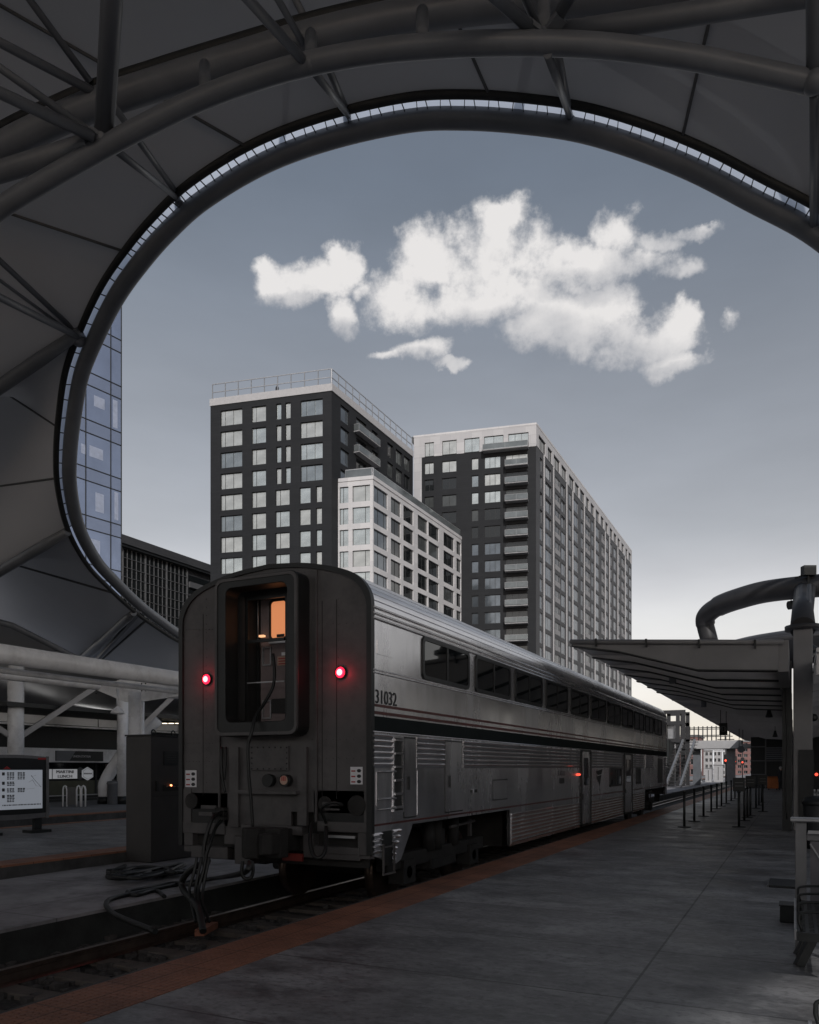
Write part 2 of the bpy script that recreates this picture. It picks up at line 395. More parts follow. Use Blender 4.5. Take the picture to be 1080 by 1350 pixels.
# deeper overhead, pale and slightly warm near the skyline
rp = N.new('ShaderNodeValToRGB'); L.new(sep.outputs[2], rp.inputs[0])
E = rp.color_ramp.elements
SK = 1.6
E[0].position = 0; E[0].color = (1.1/SK, .95/SK, .88/SK, 1)
E[1].position = 1; E[1].color = (.75/SK, .8/SK, .85/SK, 1)
for p, c in ((.09, (1.28, 1.1, .97)), (.174, (1.42, 1.26, 1.1)), (.22, (1.28, 1.15, 1.03)), (.27, (1.1, 1.02, .93)), (.43, (1.08, 1.05, 1.0)), (.60, (.87, .93, .96))):
    e = E.new(p); e.color = (*[x/SK for x in c], 1)
mt = N.new('ShaderNodeMixRGB'); mt.blend_type = 'MULTIPLY'; mt.inputs[0].default_value = 1
L.new(hs.outputs[0], mt.inputs[1]); L.new(rp.outputs[0], mt.inputs[2])
hz = noise_pre = N.new('ShaderNodeTexNoise'); hz.inputs['Scale'].default_value = 2.6; hz.inputs['Detail'].default_value = 7; hz.inputs['Roughness'].default_value = .55
hm = N.new('ShaderNodeMapping'); hm.inputs['Scale'].default_value = (1, 1, 3.2); L.new(D, hm.inputs[0]); L.new(hm.outputs[0], hz.inputs['Vector'])
hv = N.new('ShaderNodeMapRange'); L.new(hz.outputs['Fac'], hv.inputs[0]); hv.inputs[1].default_value = .3; hv.inputs[2].default_value = .7; hv.inputs[3].default_value = SK*.93; hv.inputs[4].default_value = SK*1.09
sv = N.new('ShaderNodeVectorMath'); sv.operation = 'SCALE'; L.new(mt.outputs[0], sv.inputs[0]); L.new(hv.outputs[0], sv.inputs['Scale']); skycol = sv.outputs[0]
# cumulus field, fixed to the sky: coordinates on a plane tangent to the cloud bank's bearing
def pdir(px, py): return (FW+RT*((px-CX)/FPX)+Vector((0, 0, (HY-py)/FPX))).normalized()
c0 = pdir(640, 380); e1 = c0.cross(Vector((0, 0, 1))).normalized(); e2 = e1.cross(c0).normalized()
def q_of(px, py):
    d = pdir(px, py); k = d.dot(c0); return d.dot(e1)/k, d.dot(e2)/k
dc = mth('MAXIMUM', vmth('DOT_PRODUCT', D, c0), .05)
qx = mth('DIVIDE', vmth('DOT_PRODUCT', D, e1), dc); qy = mth('DIVIDE', vmth('DOT_PRODUCT', D, e2), dc)
cq = N.new('ShaderNodeCombineXYZ'); L.new(qx, cq.inputs[0]); L.new(qy, cq.inputs[1]); Q = cq.outputs[0]
def noise(vec, sc, det=8, rough=.6, off=(0, 0, 0)):
    n = N.new('ShaderNodeTexNoise'); n.inputs['Scale'].default_value = sc; n.inputs['Detail'].default_value = det; n.inputs['Roughness'].default_value = rough
    L.new(vmth('ADD', vec, off), n.inputs['Vector']); return n
wn = noise(Q, 11, 7, .6, (3.1, 0, 0))
warp = vmth('SCALE', vmth('SUBTRACT', wn.outputs['Color'], (.5, .5, .5)), sc=.07)
Qw = vmth('ADD', Q, warp)
BL = [(375,372,50,34),(346,350,24,17),(456,346,28,28),(425,366,36,24),(452,412,22,34),
 (520,388,50,42),(562,335,48,40),(545,402,56,38),(657,300,42,36),(645,350,76,56),(600,398,84,34),(692,372,58,54),(660,284,34,20),
 (760,425,80,52),(720,440,58,34),(800,402,44,34),(832,442,54,40),(886,430,26,32),(868,455,44,30),(892,480,46,22),
 (822,312,38,34),(790,348,64,25),(850,347,50,26,.95),(890,356,36,18,.95),(915,304,42,13,1.0),(882,316,34,15,1.0),(745,362,34,24),
 (550,464,42,18),(522,469,32,11),(592,480,32,10),(957,432,26,20,.35),(484,374,26,15,.9),(935,298,24,9,.9),(1560,430,330,130),(1950,600,300,120),(1380,330,150,70)]  # last wide blobs: unseen clouds added to brighten the car roof reflections
def field(vec, BL=BL, kx=.94, ky=.84):
    sp = N.new('ShaderNodeSeparateXYZ'); L.new(vec, sp.inputs[0]); f = None
    for (px, py, rx, ry, *w_) in BL:
        x, y = q_of(px, py); sx = 1.0/(rx/FPX*kx); sy = 1.0/(ry/FPX*ky)
        dx = mth('MULTIPLY', mth('SUBTRACT', sp.outputs[0], x), sx); dy = mth('MULTIPLY', mth('SUBTRACT', sp.outputs[1], y), sy)
        g = mth('SUBTRACT', w_[0] if w_ else 1.15, mth('ADD', mth('MULTIPLY', dx, dx), mth('MULTIPLY', dy, dy)))
        if f is None: f = g
        else:
            n = N.new('ShaderNodeMath'); n.operation = 'SMOOTH_MAX'; n.inputs[2].default_value = .2
            L.new(f, n.inputs[0]); L.new(g, n.inputs[1]); f = n.outputs[0]
    return f
f0 = mth('MAXIMUM', field(Qw), -1.5)
nz = mth('ADD', mth('MULTIPLY', noise(Q, 13, 5, .5).outputs['Fac'], .5), mth('MULTIPLY', noise(Q, 36, 10, .62, (1.7, .4, 0)).outputs['Fac'], .5))
dens = mth('ADD', mth('MULTIPLY', f0, .62), mth('MULTIPLY', mth('SUBTRACT', nz, .5), 2.5))
def sstep(v, a, b, o0=0., o1=1.):
    n = N.new('ShaderNodeMapRange'); n.interpolation_type = 'SMOOTHSTEP'; L.new(v, n.inputs[0])
    for i, x in enumerate((a, b, o0, o1)): n.inputs[1+i].default_value = x
    return n.outputs[0]
alpha = sstep(dens, .05, .62)
# the shaded undersides of the thicker banks, and thin grey fringes
GB = [(745,462,95,26),(835,470,46,20),(640,432,70,16),(850,368,55,15),(785,377,45,13),(912,310,34,12),(450,432,22,12),(560,478,44,9),(892,492,46,9),(375,398,40,9)]
gsh = sstep(mth('ADD', field(Qw, GB, 1.15, 1.25), mth('MULTIPLY', mth('SUBTRACT', nz, .5), 1.6)), -.9, 1.6)
thin = sstep(dens, .2, 1.0, .35, 0.)
nz2 = noise(Q, 20, 8, .6, (5, 2, .3)).outputs['Fac']
lit = mth('SUBTRACT', 1, mth('ADD', mth('MULTIPLY', gsh, .55), mth('ADD', thin, mth('MULTIPLY', mth('SUBTRACT', nz2, .5), .7))))
cc = N.new('ShaderNodeValToRGB'); L.new(lit, cc.inputs[0])
cc.color_ramp.elements[0].position = .15; cc.color_ramp.elements[0].color = (.44, .45, .48, 1)
cc.color_ramp.elements[1].position = .85; cc.color_ramp.elements[1].color = (.82, .8, .79, 1)
CLOUD = 10.0
cs = vmth('SCALE', cc.outputs[0], sc=CLOUD)
mc = N.new('ShaderNodeMixRGB'); L.new(mth('MULTIPLY', alpha, .97), mc.inputs[0]); L.new(skycol, mc.inputs[1]); L.new(cs, mc.inputs[2])
L.new(mc.outputs[0], bg.inputs[0])
S.view_settings.view_transform = 'Standard'; S.view_settings.look = 'None'; S.view_settings.exposure = 0; S.view_settings.gamma = 1
S.cycles.use_denoising = True
S.cycles.max_bounces = 8; S.cycles.diffuse_bounces = 4; S.cycles.glossy_bounces = 4
S.cycles.sample_clamp_indirect = 4

# ------------------------------------------------------------------ ground, platforms, track
struct(MB().box(-1500, 1500, -400, 2500, -2.0, -.75).build('ground', M['plaza']))
struct(MB().box(-7.95, -4.66, -30, 400, -.75, -.62).build('track_bed', M['ballast']))
pl = MB().box(-4.0, 14, -30, 160, -.75, 0); struct(pl.build('platform', M['concrete']))
struct(MB().box(-4.62, -4.002, -30, 160, -.03, .004).build('tactile_strip', M['tactile']))
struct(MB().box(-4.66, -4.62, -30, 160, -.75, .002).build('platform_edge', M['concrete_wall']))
struct(MB().box(-11.5, -7.95, -30, 400, -.4, -.21).build('service_apron', M['concrete_light']))
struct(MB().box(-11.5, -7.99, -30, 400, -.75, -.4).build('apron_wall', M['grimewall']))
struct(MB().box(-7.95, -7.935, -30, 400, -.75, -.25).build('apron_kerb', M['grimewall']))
struct(MB().box(-11.57, -11.5, -30, 160, -.75, -.26).build('drain_gutter', M['black']))
struct(MB().box(-12.198, -11.58, -30, 160, -.03, .004).build('tactile_strip', M['tactile']))
struct(MB().box(-18.6, -12.2, -30, 160, -.75, 0).build('platform', M['concrete']))
struct(MB().box(-18.99, -18.602, -30, 160, -.03, .004).build('tactile_strip', M['tactile']))
struct(MB().box(-22.0, -19.0, -30, 400, -.75, -.5).build('track_bed', M['ballast']))
struct(MB().box(-22.498, -22.01, -30, 160, -.03, .004).build('tactile_strip', M['tactile']))
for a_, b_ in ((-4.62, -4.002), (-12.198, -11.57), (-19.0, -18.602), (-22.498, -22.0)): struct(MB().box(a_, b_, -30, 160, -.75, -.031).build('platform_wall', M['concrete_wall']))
struct(MB().box(-60, -22.5, -30, 160, -.75, 0).build('station_plaza', M['plaza']))
# loose ballast stones near the camera
st = MB()
for i in range(1500):
    x = random.uniform(-7.9, -4.75); y = random.uniform(1.5, 9.5) if i < 1200 else random.uniform(9.5, 20); r = random.uniform(.025, .06)
    c = Vector((x, y, -.62+r*.35))
    vs = [c+Vector((random.uniform(.6, 1)*r*a, random.uniform(.6, 1)*r*b, random.uniform(.5, .9)*r*d)) for a in (-1, 1) for b in (-1, 1) for d in (-1, 1)]
    st.add(vs, [(0,1,3,2),(4,6,7,5),(0,4,5,1),(2,3,7,6),(0,2,6,4),(1,5,7,3)])
o = st.build('ballast_stones', M['stone']); o['kind'] = 'stuff'; o['label'] = 'dark crushed stone ballast lying between the rails of the near track'; o['category'] = 'ballast'
tr = thing('railway_track', (-6.29, 0, -.62), 'dark rusty rails on concrete sleepers beside the orange platform edge', 'railway track'); struct(tr)
for sx in (-.7535, .7535):
    x = -6.29+sx
    MB().prism([(x-.07, -.56), (x+.07, -.56), (x+.02, -.53), (x+.015, -.45), (x+.037, -.44), (x+.037, -.4), (x-.037, -.4), (x-.037, -.44), (x-.015, -.45), (x-.02, -.53)], 'y', -10, 300).build('rail', M['rail'], tr)
sm = None
for k in range(60):
    y = -1+k*.62
    if sm is None: sm = MB().box(-6.29-1.3, -6.29+1.3, y-.12, y+.12, -.7, -.565).build('sleeper', M['sleeper'], tr, bevel=.015); y0 = y
    else:
        c = sm.copy(); COL.objects.link(c); c.location = (0, y-y0, random.uniform(-.012, .004)); c.rotation_euler.z = random.uniform(-.01, .01)

# ------------------------------------------------------------------ tensile station canopy
rim = [(1290,498,16.8),(1252,462,16.4),(1215,430,16.1),(1180,400,15.9),(1080,312,15.5),(990,262,15.4),(915,223,15.3),(840,193,15.3),(765,171,15.4),(690,160,15.45),(615,155,15.5),(540,158,15.6),(440,180,16),(350,213,16.6),
 (270,261,17.4),(220,306,18.2),(181,352,19),(152,394,19.8),(128,442,20.7),(108,492,21.6),(98,545,22.4),(92.5,595,23.2),(92.5,640,24.2),(103,692,25.7),(125,736,27.6),(150,765,29.3),(183,797,31.8),(213,820,34.2),(240,838,36.5),(300,868,42),(380,896,50)]
MR = 8
rs = spline(rim, MR); NR = len(rs)
okey = {0: Vector((26, 12, 13.8)), 1: Vector((25, 10, 14.6)), 2: Vector((24, 7, 15.6)), 3: Vector((22, 2, 17)), 6: Vector((14, -28, 17)), 10: Vector((-8, -34, 18)), 13: Vector((-34, -28, 18)), 15: Vector((-36, -22, 17)), 16.4: Vector((-42, -12, 15.5)), 17.3: Vector((-40, 0, 12)),
 18: W(-400, 770, 26), 20.5: W(-120, 420, 28), 23: W(-200, 862, 34), 24.2: W(-90, 690, 36), 25.4: W(-70, 720, 38), 25.8: W(-10, 822, 41), 26: W(103, 867, 42), 28: W(214, 905, 46), 30: W(380, 925, 56)}
ks = sorted(okey)
def O_at(t):
    t = min(max(t, 0), 30)
    for a, b in zip(ks, ks[1:]):
        if a <= t <= b:
            u = (t-a)/(b-a); return okey[a].lerp(okey[b], u*u*(3-2*u)*.5+u*.5)
OFFK = [(0, 33), (10, 32.5), (14, 29), (16, 26.5), (18, 23.5), (21, 18.5), (23, 14.5), (24.5, 12), (27, 9), (30.1, 6)]
R3 = []; M3 = []; G3 = []
for i, p in enumerate(rs):
    a = rs[max(i-1, 0)]; b = rs[min(i+1, NR-1)]
    dx, dy = b[0]-a[0], b[1]-a[1]; l = math.hypot(dx, dy); nx, ny = -dy/l, dx/l      # outward, away from the opening
    if nx*(p[0]-640)+ny*(p[1]-600) < 0: nx, ny = -nx, -ny
    t = i/MR; Z = p[2]
    off = next(a[1]+(b[1]-a[1])*(t-a[0])/(b[0]-a[0]) for a, b in zip(OFFK, OFFK[1:]) if a[0] <= t <= b[0])
    R3.append(W(p[0], p[1], Z)); M3.append(W(p[0]+nx*off, p[1]+ny*off, Z*(.968 if t < 14 else .968+.027*min(1, (t-14)/2.5)))); G3.append((nx, ny, off))
canopy = thing('station_canopy', (-30, -10, 0), 'dark grey tensile station canopy with big round opening framed by a steel tube', 'canopy')
MB().tube(R3, .205, 18).build('rim_tube', M['steel_dark'], canopy)
nodes_t = [0, 4.1, 8.15, 11.75, 14.6, 18.1, 23, 26, 30]
def S_at(i, v):
    t = i/MR; m = M3[i]; o = O_at(t); p = m.lerp(o, v)
    for a, b in zip(nodes_t, nodes_t[1:]):
        if a <= t <= b:
            f = (t-a)/(b-a); bul = 0 if b > 18.2 else .5
            p.z += bul*math.sin(PI*f)*math.sin(PI*min(1, v*1.0))*(1.2 if a > 14 else 1)
    return p
vs_ = [0, .02, .05, .1, .16, .24, .33, .43, .55, .7, .85, 1]
MB().grid([[S_at(i, v) for v in vs_] for i in range(NR)]).build('membrane', M['membrane'], canopy, recalc=False)
MB().tube([m+Vector((0, 0, -.02)) for m in M3], .085, 10).build('membrane_edge_tube', M['gasket'], canopy)
# seam lines
for t in (6.45, 9.7, 13.2, 15.9, 20.4, 21.8, 25.35, 26.6):
    i = int(t*MR)
    MB().tube([S_at(i, v/30)+Vector((0, 0, -.03)) for v in range(31)], .03 if t < 23 else .05, 6).build('seam', M['seam'], canopy)
def strip_pt(i, k): return R3[i].lerp(M3[i], k)+Vector((0, 0, .05))
MB().grid([[strip_pt(i, .2), strip_pt(i, 1)] for i in range(int(3.2*MR), int(23.2*MR))]).build('glazed_strip', M['glazed'], canopy, recalc=False)
# little clamps bridging the glazed gap: the countable brackets
acc = 0; last = 0
nxt = 0.0; dist = 0.0; cl = 0
for i in range(1, NR):
    t = i/MR
    seg = (M3[i]-M3[i-1]).length; 
    if t > 23.2: break
    if t < 3.2: continue
    d = 0
    while nxt <= dist+seg and cl < 100:
        u = (nxt-dist)/seg
        a = R3[i-1].lerp(R3[i], u); b = M3[i-1].lerp(M3[i], u)
        tw = (.16 if cl % 2 else -.02)
        tg = (R3[i]-R3[i-1]).normalized()
        MB().beam(a+(b-a)*.25, b+tg*tw*.5+Vector((0, 0, .01)), .014, .025).build('clamp', M['gasket'], canopy); cl += 1
        nxt += .235 if t < 16 else .5
    dist += seg
# main truss chords
cA = [(-420,660,17),(-240,470,15.2),(-90,345,13.9),(0,275,13.3),(60,238,13),(130,198,12.7),(200,161,12.4),(270,128,12.2),(345,101,12),(420,81,11.8),(500,67,11.6),(580,60,11.5),(650,57,11.4),(720,57,11.4),(800,61,11.4),(900,74,11.4),(1000,94,11.5),(1080,112,11.6),(1180,138,11.8),(1360,200,12.4),(1600,310,13.6)]
cB = [(-420,500,18),(-240,350,16.4),(-90,250,15.2),(0,196,14.6),(60,166,14.3),(130,136,14),(200,113,13.8),(270,91,13.5),(340,70,13.3),(405,51,13.1),(470,35,13),(540,21,13),(640,8,13),(740,1,13),(840,-3,12.8),(940,-6,12.6),(1050,-4,12.4),(1180,4,12.3),(1360,45,12.8),(1600,150,14)]
MB().tube([W(*p) for p in spline(cA, 5)], .152, 16).build('lower_chord', M['steel_dark'], canopy)
MB().tube([W(*p) for p in spline(cB, 5)], .235, 16).build('upper_chord', M['steel_dark'], canopy)
MB().tube([W(p[0]-6, p[1]-23, p[2]+.12) for p in spline(cB, 5)], .1, 10).build('membrane_clamp_strip', M['gasket'], canopy)
def strut(a, b, r, m='steel_dark', name='strut'):
    a, b = [(W(*p), not (0 <= p[0] <= 1080 and p[1] >= 0)) for p in (a, b)]
    d = (b[0]-a[0]).normalized()*2.2     # struts carry on to the next node out of the frame
    MB().tube([a[0]-d if a[1] else a[0], b[0]+d if b[1] else b[0]], r, 12).build(name, M[m], canopy)
for a, b, r in [((137,182,12.7),(150,-40,10.8),.15),((133,126,13.9),(-30,40,12.8),.075),((119,108,14),(25,-20,13),.062),((132,183,12.6),(-30,68,11.8),.06),((123,180,12.5),(-30,108,11.5),.085),
  ((150,140,13.4),(237,260,17.5),.06),((150,196,12.7),(235,262,17.5),.06),
  ((403,83,11.8),(310,-20,10.4),.07),((399,56,13),(356,-20,11.8),.055),((406,32,13.2),(380,-20,13.4),.06),
  ((412,92,11.9),(462,155,15.9),.062),((428,78,12.9),(460,152,15.9),.062),
  ((703,40,11.4),(636,-20,10.6),.085),((711,40,11.5),(684,-20,11),.055),((724,42,11.5),(760,-20,10.8),.085),
  ((722,70,11.4),(752,154,15.3),.065),((735,66,12.6),(751,150,15.3),.065),
  ((1074,-30,11.0),(1074,98,11.5),.115),((1073,125,11.6),(1072,300,15.4),.06),((1079,125,12.4),(1076,300,15.4),.06),
  ((-20,382,17.5),(102,443,20.6),.085),((-20,325,18),(103,440,20.8),.07),((-20,355,18.5),(104,446,20.9),.04)]:
    strut(a, b, r)
for a, b, r in [((123,190,12.7),(-120,262,15.2),.17),((722,48,11.5),(1180,-24,11.7),.15)]: strut(a, b, r, name='diagonal_chord')
for a, b, r in [((270,86,12.9),(270,122,12.2),.09),((410,46,12.6),(410,80,11.8),.095),((557,16,12.4),(557,58,11.5),.1),((717,-10,12.2),(717,50,11.4),.1)]: strut(a, b, r, name='stub_post')
for c, r in (((137,184,12.65),.17),((409,84,11.8),.12),((716,50,11.4),.13),((1074,108,11.5),.17),((236,262,17.5),.13),((462,156,15.9),.12),((752,155,15.3),.12),((104,447,20.8),.2)):
    p = W(*c); MB().sphere(p, r, nu=12, nv=8).build('node_joint', M['steel_dark'], canopy)
# clevis ends of the struts at the nodes
for a, b in (((112,172,12.55),(137,183,12.6)),((100,168,12.5),(120,178,12.5)),((694,32,11.35),(714,48,11.4)),((740,22,11.2),(722,46,11.4))):
    MB().beam(W(*a), W(*b), .2, .07).build('clevis', M['steel_dark'], canopy)
# radial valley beams of the left side with their dark gutters
for t, w in ((18.1, .18), (23, .18), (26, .17)):
    i = int(t*MR); n0 = R3[i]; o = O_at(i/MR)
    n0 = M3[i]; MB().tube([n0.lerp(o, v/12)+Vector((0, 0, -.1-.2*v/12)) for v in range(13)], [w*.75]+[w]*6+[w*1.3]*6, 12).build('valley_beam', M['steel_dark'], canopy)
    MB().tube([n0.lerp(o, v/12)+Vector((-.05, .35, .22)) for v in range(1, 13)], .13, 8).build('gutter', M['gasket'], canopy)
ed = [W(-60, 797, 41).lerp(W(104, 867, 42), k/8) for k in range(9)]
MB().tube(ed, .2, 12).build('eave_tube', M['steel_dark'], canopy)
MB().tube([O_at(26+4*k/12) for k in range(13)], .12, 10).build('eave_tube', M['steel_dark'], canopy)
# brace bars from the valley feet
MB().beam(W(185,806,32), W(128,870,39), .14, .14).build('brace', M['steel_dark'], canopy)
# ------------------------------------------------------------------ double-deck passenger car
XR, XL, YN, YF = -4.74, -7.84, 8.6, 33.9
XC = (XR+XL)/2
train = thing('passenger_car', (XC, YN, -.4), 'stainless double-deck railway passenger car with dark end door and two lit red lamps', 'train car')
def sy(px): return (FPX*4.74/math.cos(TH)/(1047-px)-4.74*math.sin(TH))/math.cos(TH)   # distance along the near side
def sz(px, py):                                                                       # height on the near side
    return CAMZ+(HY-py)/FPX*(FPX*4.74/math.cos(TH)/(1047-px))
# side walls (outline with truck openings), both sides
side = [(YN,.5),(9.28,.33),(9.42,.37),(9.78,.82),(13.9,.82),(13.92,.14),(28.5,.14),(28.62,.82),(33.35,.82),(33.45,.5),(YF,.5),(YF,3.58),(YN,3.58)]
for x0, x1 in ((XR-.06, XR), (XL, XL+.06)):
    MB().prism(side, 'x', x0, x1).build('side_wall', M['stainless'], train)
# roof with longitudinal flutes
def roofprof(off=0.):
    P = []
    key = [(1.55,3.58),(1.548,3.66),(1.53,3.76),(1.47,3.88),(1.38,3.98),(1.25,4.065),(1.05,4.14),(.8,4.205),(.5,4.26),(0,4.3)]
    sp = spline([(a, 0, b) for a, b in key], 8)
    return [(p[0]+0, p[2]+off) for p in sp]
rpf = roofprof()
pts = []
acc = 0
for i, (x, z) in enumerate(rpf):
    if i: acc += math.hypot(x-rpf[i-1][0], z-rpf[i-1][1])
    pts.append((x, z, acc))
fl = []
ntot = 420
tot = pts[-1][2]
for k in range(ntot+1):
    d = tot*k/ntot
    for a, b in zip(pts, pts[1:]):
        if a[2] <= d <= b[2]+1e-9:
            u = (d-a[2])/(b[2]-a[2]); x = a[0]+(b[0]-a[0])*u; z = a[1]+(b[1]-a[1])*u
            nx, nz = (b[1]-a[1]), -(b[0]-a[0]); l = math.hypot(nx, nz); nx, nz = nx/l, nz/l
            break
    ph = (d % .088)/.088
    h = -.03*max(0, 1-abs(ph-.5)/.075) if d > .1 else 0
    fl.append((x+nx*h, z+nz*h))
fl = fl+[(-x, z) for x, z in reversed(fl[:-1])]
MB().grid([[(XC+x, y, z) for x, z in fl] for y in (YN+.03, YF-.03)], smooth=False).build('roof', M['roofmetal'], train)
MB().grid([[(XC+x*.985, y, z-.03) for x, z in fl] for y in (YN+.06, YF-.05)], smooth=False).build('ceiling', M['curtain'], train)
# end frame: dark rim that outlines the car end, and the end sheet
endp = [(XC+x, z) for x, z in rpf]+[(XC-x, z) for x, z in reversed(rpf[:-1])]
outer = [(XR+.012, .5), (XR+.012, 3.3)]+[(XC+(x-XC+0)*1.0, z) for x, z in []]+[(XC+x*1.008, z+.014) for x, z in rpf]+[(XC-x*1.008, z+.014) for x, z in reversed(rpf[:-1])]+[(XL-.012, 3.3), (XL-.012, .5)]
inner = [(XC+(x-XC)*.955, .5+(z-.5)*.985) for x, z in outer]
MB().ring(outer, inner, 'y', YN-.03, YN+.055).build('end_frame', M['trainblack'], train)
DX0, DX1 = ony(YN, 296, 850).x, ony(YN, 384, 850).x
ez = lambda py, y=YN, px=340: ony(y, px, py).z
endo = [(XR, .5)]+endp+[(XL, .5)]
hole = [(DX0, ez(965)), (DX1, ez(965)), (DX1, ez(760)), (DX0, ez(760))]
# end sheet as panels round the door opening
def endpoly(x0, x1, z0, z1):
    """clip the end outline to a rectangle by sampling"""
    top = []
    n = 24
    for i in range(n+1):
        x = x1+(x0-x1)*i/n; zz = 4.3
        ax = abs(x-XC)
        for (a, za), (b, zb) in zip(rpf, rpf[1:]):
            if b-1e-6 <= ax <= a+1e-6: zz = zb if abs(a-b) < 1e-6 else za+(zb-za)*(a-ax)/(a-b); break
        else: zz = 3.58
        top.append((x, min(z1, zz)))
    return [(x0, z0), (x1, z0)]+top
ZD0, ZD1 = hole[0][1], hole[2][1]
es = MB()
es.prism(endpoly(XL, DX0, 1.02, 9), 'y', YN, YN+.05)
es.prism(endpoly(DX1, XR, 1.02, 9), 'y', YN, YN+.05)
es.prism(endpoly(DX0, DX1, ZD1, 9), 'y', YN, YN+.05)
es.prism([(DX0, .55), (DX1, .55), (DX1, ZD0), (DX0, ZD0)], 'y', YN, YN+.05)
es.build('end_wall', M['endgrey'], train)
# diaphragm: rubber frame standing proud of the end
q = lambda px, py: ony(YN-.27, px, py)
d0, d1 = q(283, 860), q(393, 860); dz1, dz0 = q(340, 757).z, q(340, 970).z
oo = rrect(d0.x, d1.x, dz0, dz1, .12, 6)
io = rrect(q(297, 850).x, q(378, 850).x, q(340, 951).z, q(340, 771).z, .1, 6)
MB().ring(oo, io, 'y', YN-.27, YN).build('diaphragm', M['trainblack'], train, bevel=.012)
MB().ring(rrect(d0.x+.012, d1.x-.012, dz0+.01, dz1-.012, .115, 6), rrect(d0.x+.05, d1.x-.05, dz0+.05, dz1-.05, .09, 6), 'y', YN-.285, YN-.272).build('diaphragm_face_plate', M['endgrey'], train)
MB().box(d1.x+.1, d1.x+.125, YN-.03, YN, ez(1080), ez(762)).build('collision_post', M['endgrey'], train)
MB().box(d0.x-.14, d0.x-.115, YN-.03, YN, ez(1080), ez(800)).build('collision_post', M['endgrey'], train)
# end door set back in the opening, vestibule behind it
yd = YN+.1
door = MB()
a = lambda px: ony(yd, px, 860).x
b_ = lambda py: ony(yd, 345, py).z
door.box(a(290), a(327), yd, yd+.03, b_(975), b_(755)); door.box(a(376), a(390), yd, yd+.03, b_(975), b_(755))
door.box(a(327), a(376), yd, yd+.03, b_(975), b_(953)); door.box(a(327), a(376), yd, yd+.03, b_(790), b_(755))
dr = door.build('end_door', M['trainblack'], train)
fo = MB()
for px0, px1 in ((297, 313), (316, 325)):
    for k in range(3):
        x0 = a(px0+(px1-px0)*k/3); x1 = a(px0+(px1-px0)*(k+.8)/3)
        fo.prism([(x0, yd-.02), ((x0+x1)/2, yd-.06), (x1, yd-.02)], 'z', b_(950), b_(785))
fo.build('folding_curtain', M['curtain'], train)
for px in (295.5, 314.5): MB().box(a(px), a(px)+.012, yd-.09, yd-.06, b_(952), b_(780)).build('curtain_rail', M['endgrey'], train)
yv = YN+.34
a2 = lambda px: ony(yv, px, 860).x
b2 = lambda py: ony(yv, 350, py).z
v = MB(); v.box(a2(315), a2(400), yv, yv+.03, b2(990), 4.12); v.build('vestibule_wall', M['interior'], train)
v = MB(); v.box(a(327)-.05, a(327)-.02, yd+.03, yv, b2(990), 4.05); v.box(a2(400), a2(400)+.03, yd+.03, yv, b2(990), 4.05); v.build('vestibule_side', M['curtain'], train)
MB().box(a(320), a2(400), yd+.03, yv, 4.08, 4.11).build('vestibule_ceiling', M['curtain'], train)
iw = MB().prism(rrect(a2(358.5), a2(378.5), b2(843), b2(795), .05, 4), 'y', yv-.012, yv-.002).build('lit_door_window', M['amber'], train)
MB().ring(rrect(a2(356.5), a2(380.5), b2(846), b2(792), .06, 4), rrect(a2(358.5), a2(378.5), b2(843), b2(795), .05, 4), 'y', yv-.03, yv).build('window_gasket', M['trainblack'], train)
MB().box(a2(357), a2(379), yv-.05, yv-.003, b2(850), b2(847)).build('door_crossbar', M['galv'], train)
MB().box(a2(366), a2(376), yv-.02, yv-.013, b2(842), b2(838)).build('latch_box', M['trainblack'], train)
for (p0, p1, y0, y1, ip, iq) in ((347, 359, 878, 853, 350, 358), (347, 359, 948, 923, 350, 358)):
    MB().ring(rrect(a2(p0), a2(p1), b2(y0), b2(y1), .015, 2), rrect(a2(ip-1.2), a2(iq-.6), b2(y0-2), b2(y1+2), .01, 2), 'y', yv-.03, yv-.002).build('equipment_frame', M['galv'], train)
MB().box(a2(359.5), a2(379), yv-.02, yv-.002, b2(941), b2(922)).build('equipment_panel', M['curtain'], train)
MB().box(a2(372), a2(379), yv-.014, yv-.004, b2(866), b2(862)).build('warning_sticker', M['white'], train)
stk = MB().box(a2(366.5), a2(378.5), yv-.012, yv-.004, b2(879), b2(867)).build('warning_sticker', M['skin'], train)
for k in range(3): MB().box(a2(368), a2(377), yv-.014, yv-.0125, b2(877.5-k*3.4), b2(876-k*3.4)).build('sticker_line', M['inkred'], stk)
MB().box(a2(347), a2(353), yv-.1, yv-.05, b2(841), b2(838.5)).build('wall_lamp', emis('small amber lamp', (1, .5, .25), 1.2), train)
MB().tube([(a(338), yd+.04, b_(843)), (a(337.8), yd+.04, b_(790))], .006, 6).build('door_edge_strip', M['galv'], train)
MB().box(a(327), a(376), yd-.02, yd, b_(900.5), b_(899)).build('door_crossbar', M['galv'], train)
MB().box(a(327), a(376), yd-.03, yd, b_(847), b_(843)).build('door_crossbar', M['trainblack'], train)
MB().box(a2(341), a2(344), yv-.04, yv-.001, b2(953), b2(790)).build('vestibule_post', M['trainblack'], train)
# cable that runs out of the door and down the end
cab = [ony(yd-.03, 360, 862), ony(yd-.06, 362, 885), ony(yd-.1, 360, 905), ony(yd-.2, 350, 925), ony(YN-.3, 337, 945), ony(YN-.4, 332, 965), ony(YN-.42, 327, 985), ony(YN-.42, 328, 1020), ony(YN-.4, 331, 1055), ony(YN-.38, 333.5, 1093)]
MB().tube(spline(cab, 6), .022, 8).build('jumper_cable', M['rubber'], train)
pz = ony(YN-.38, 333.5, 1095); MB().tube([pz, pz+Vector((0, 0, -.05))], .03, 10).build('cable_plug', M['galv'], train)
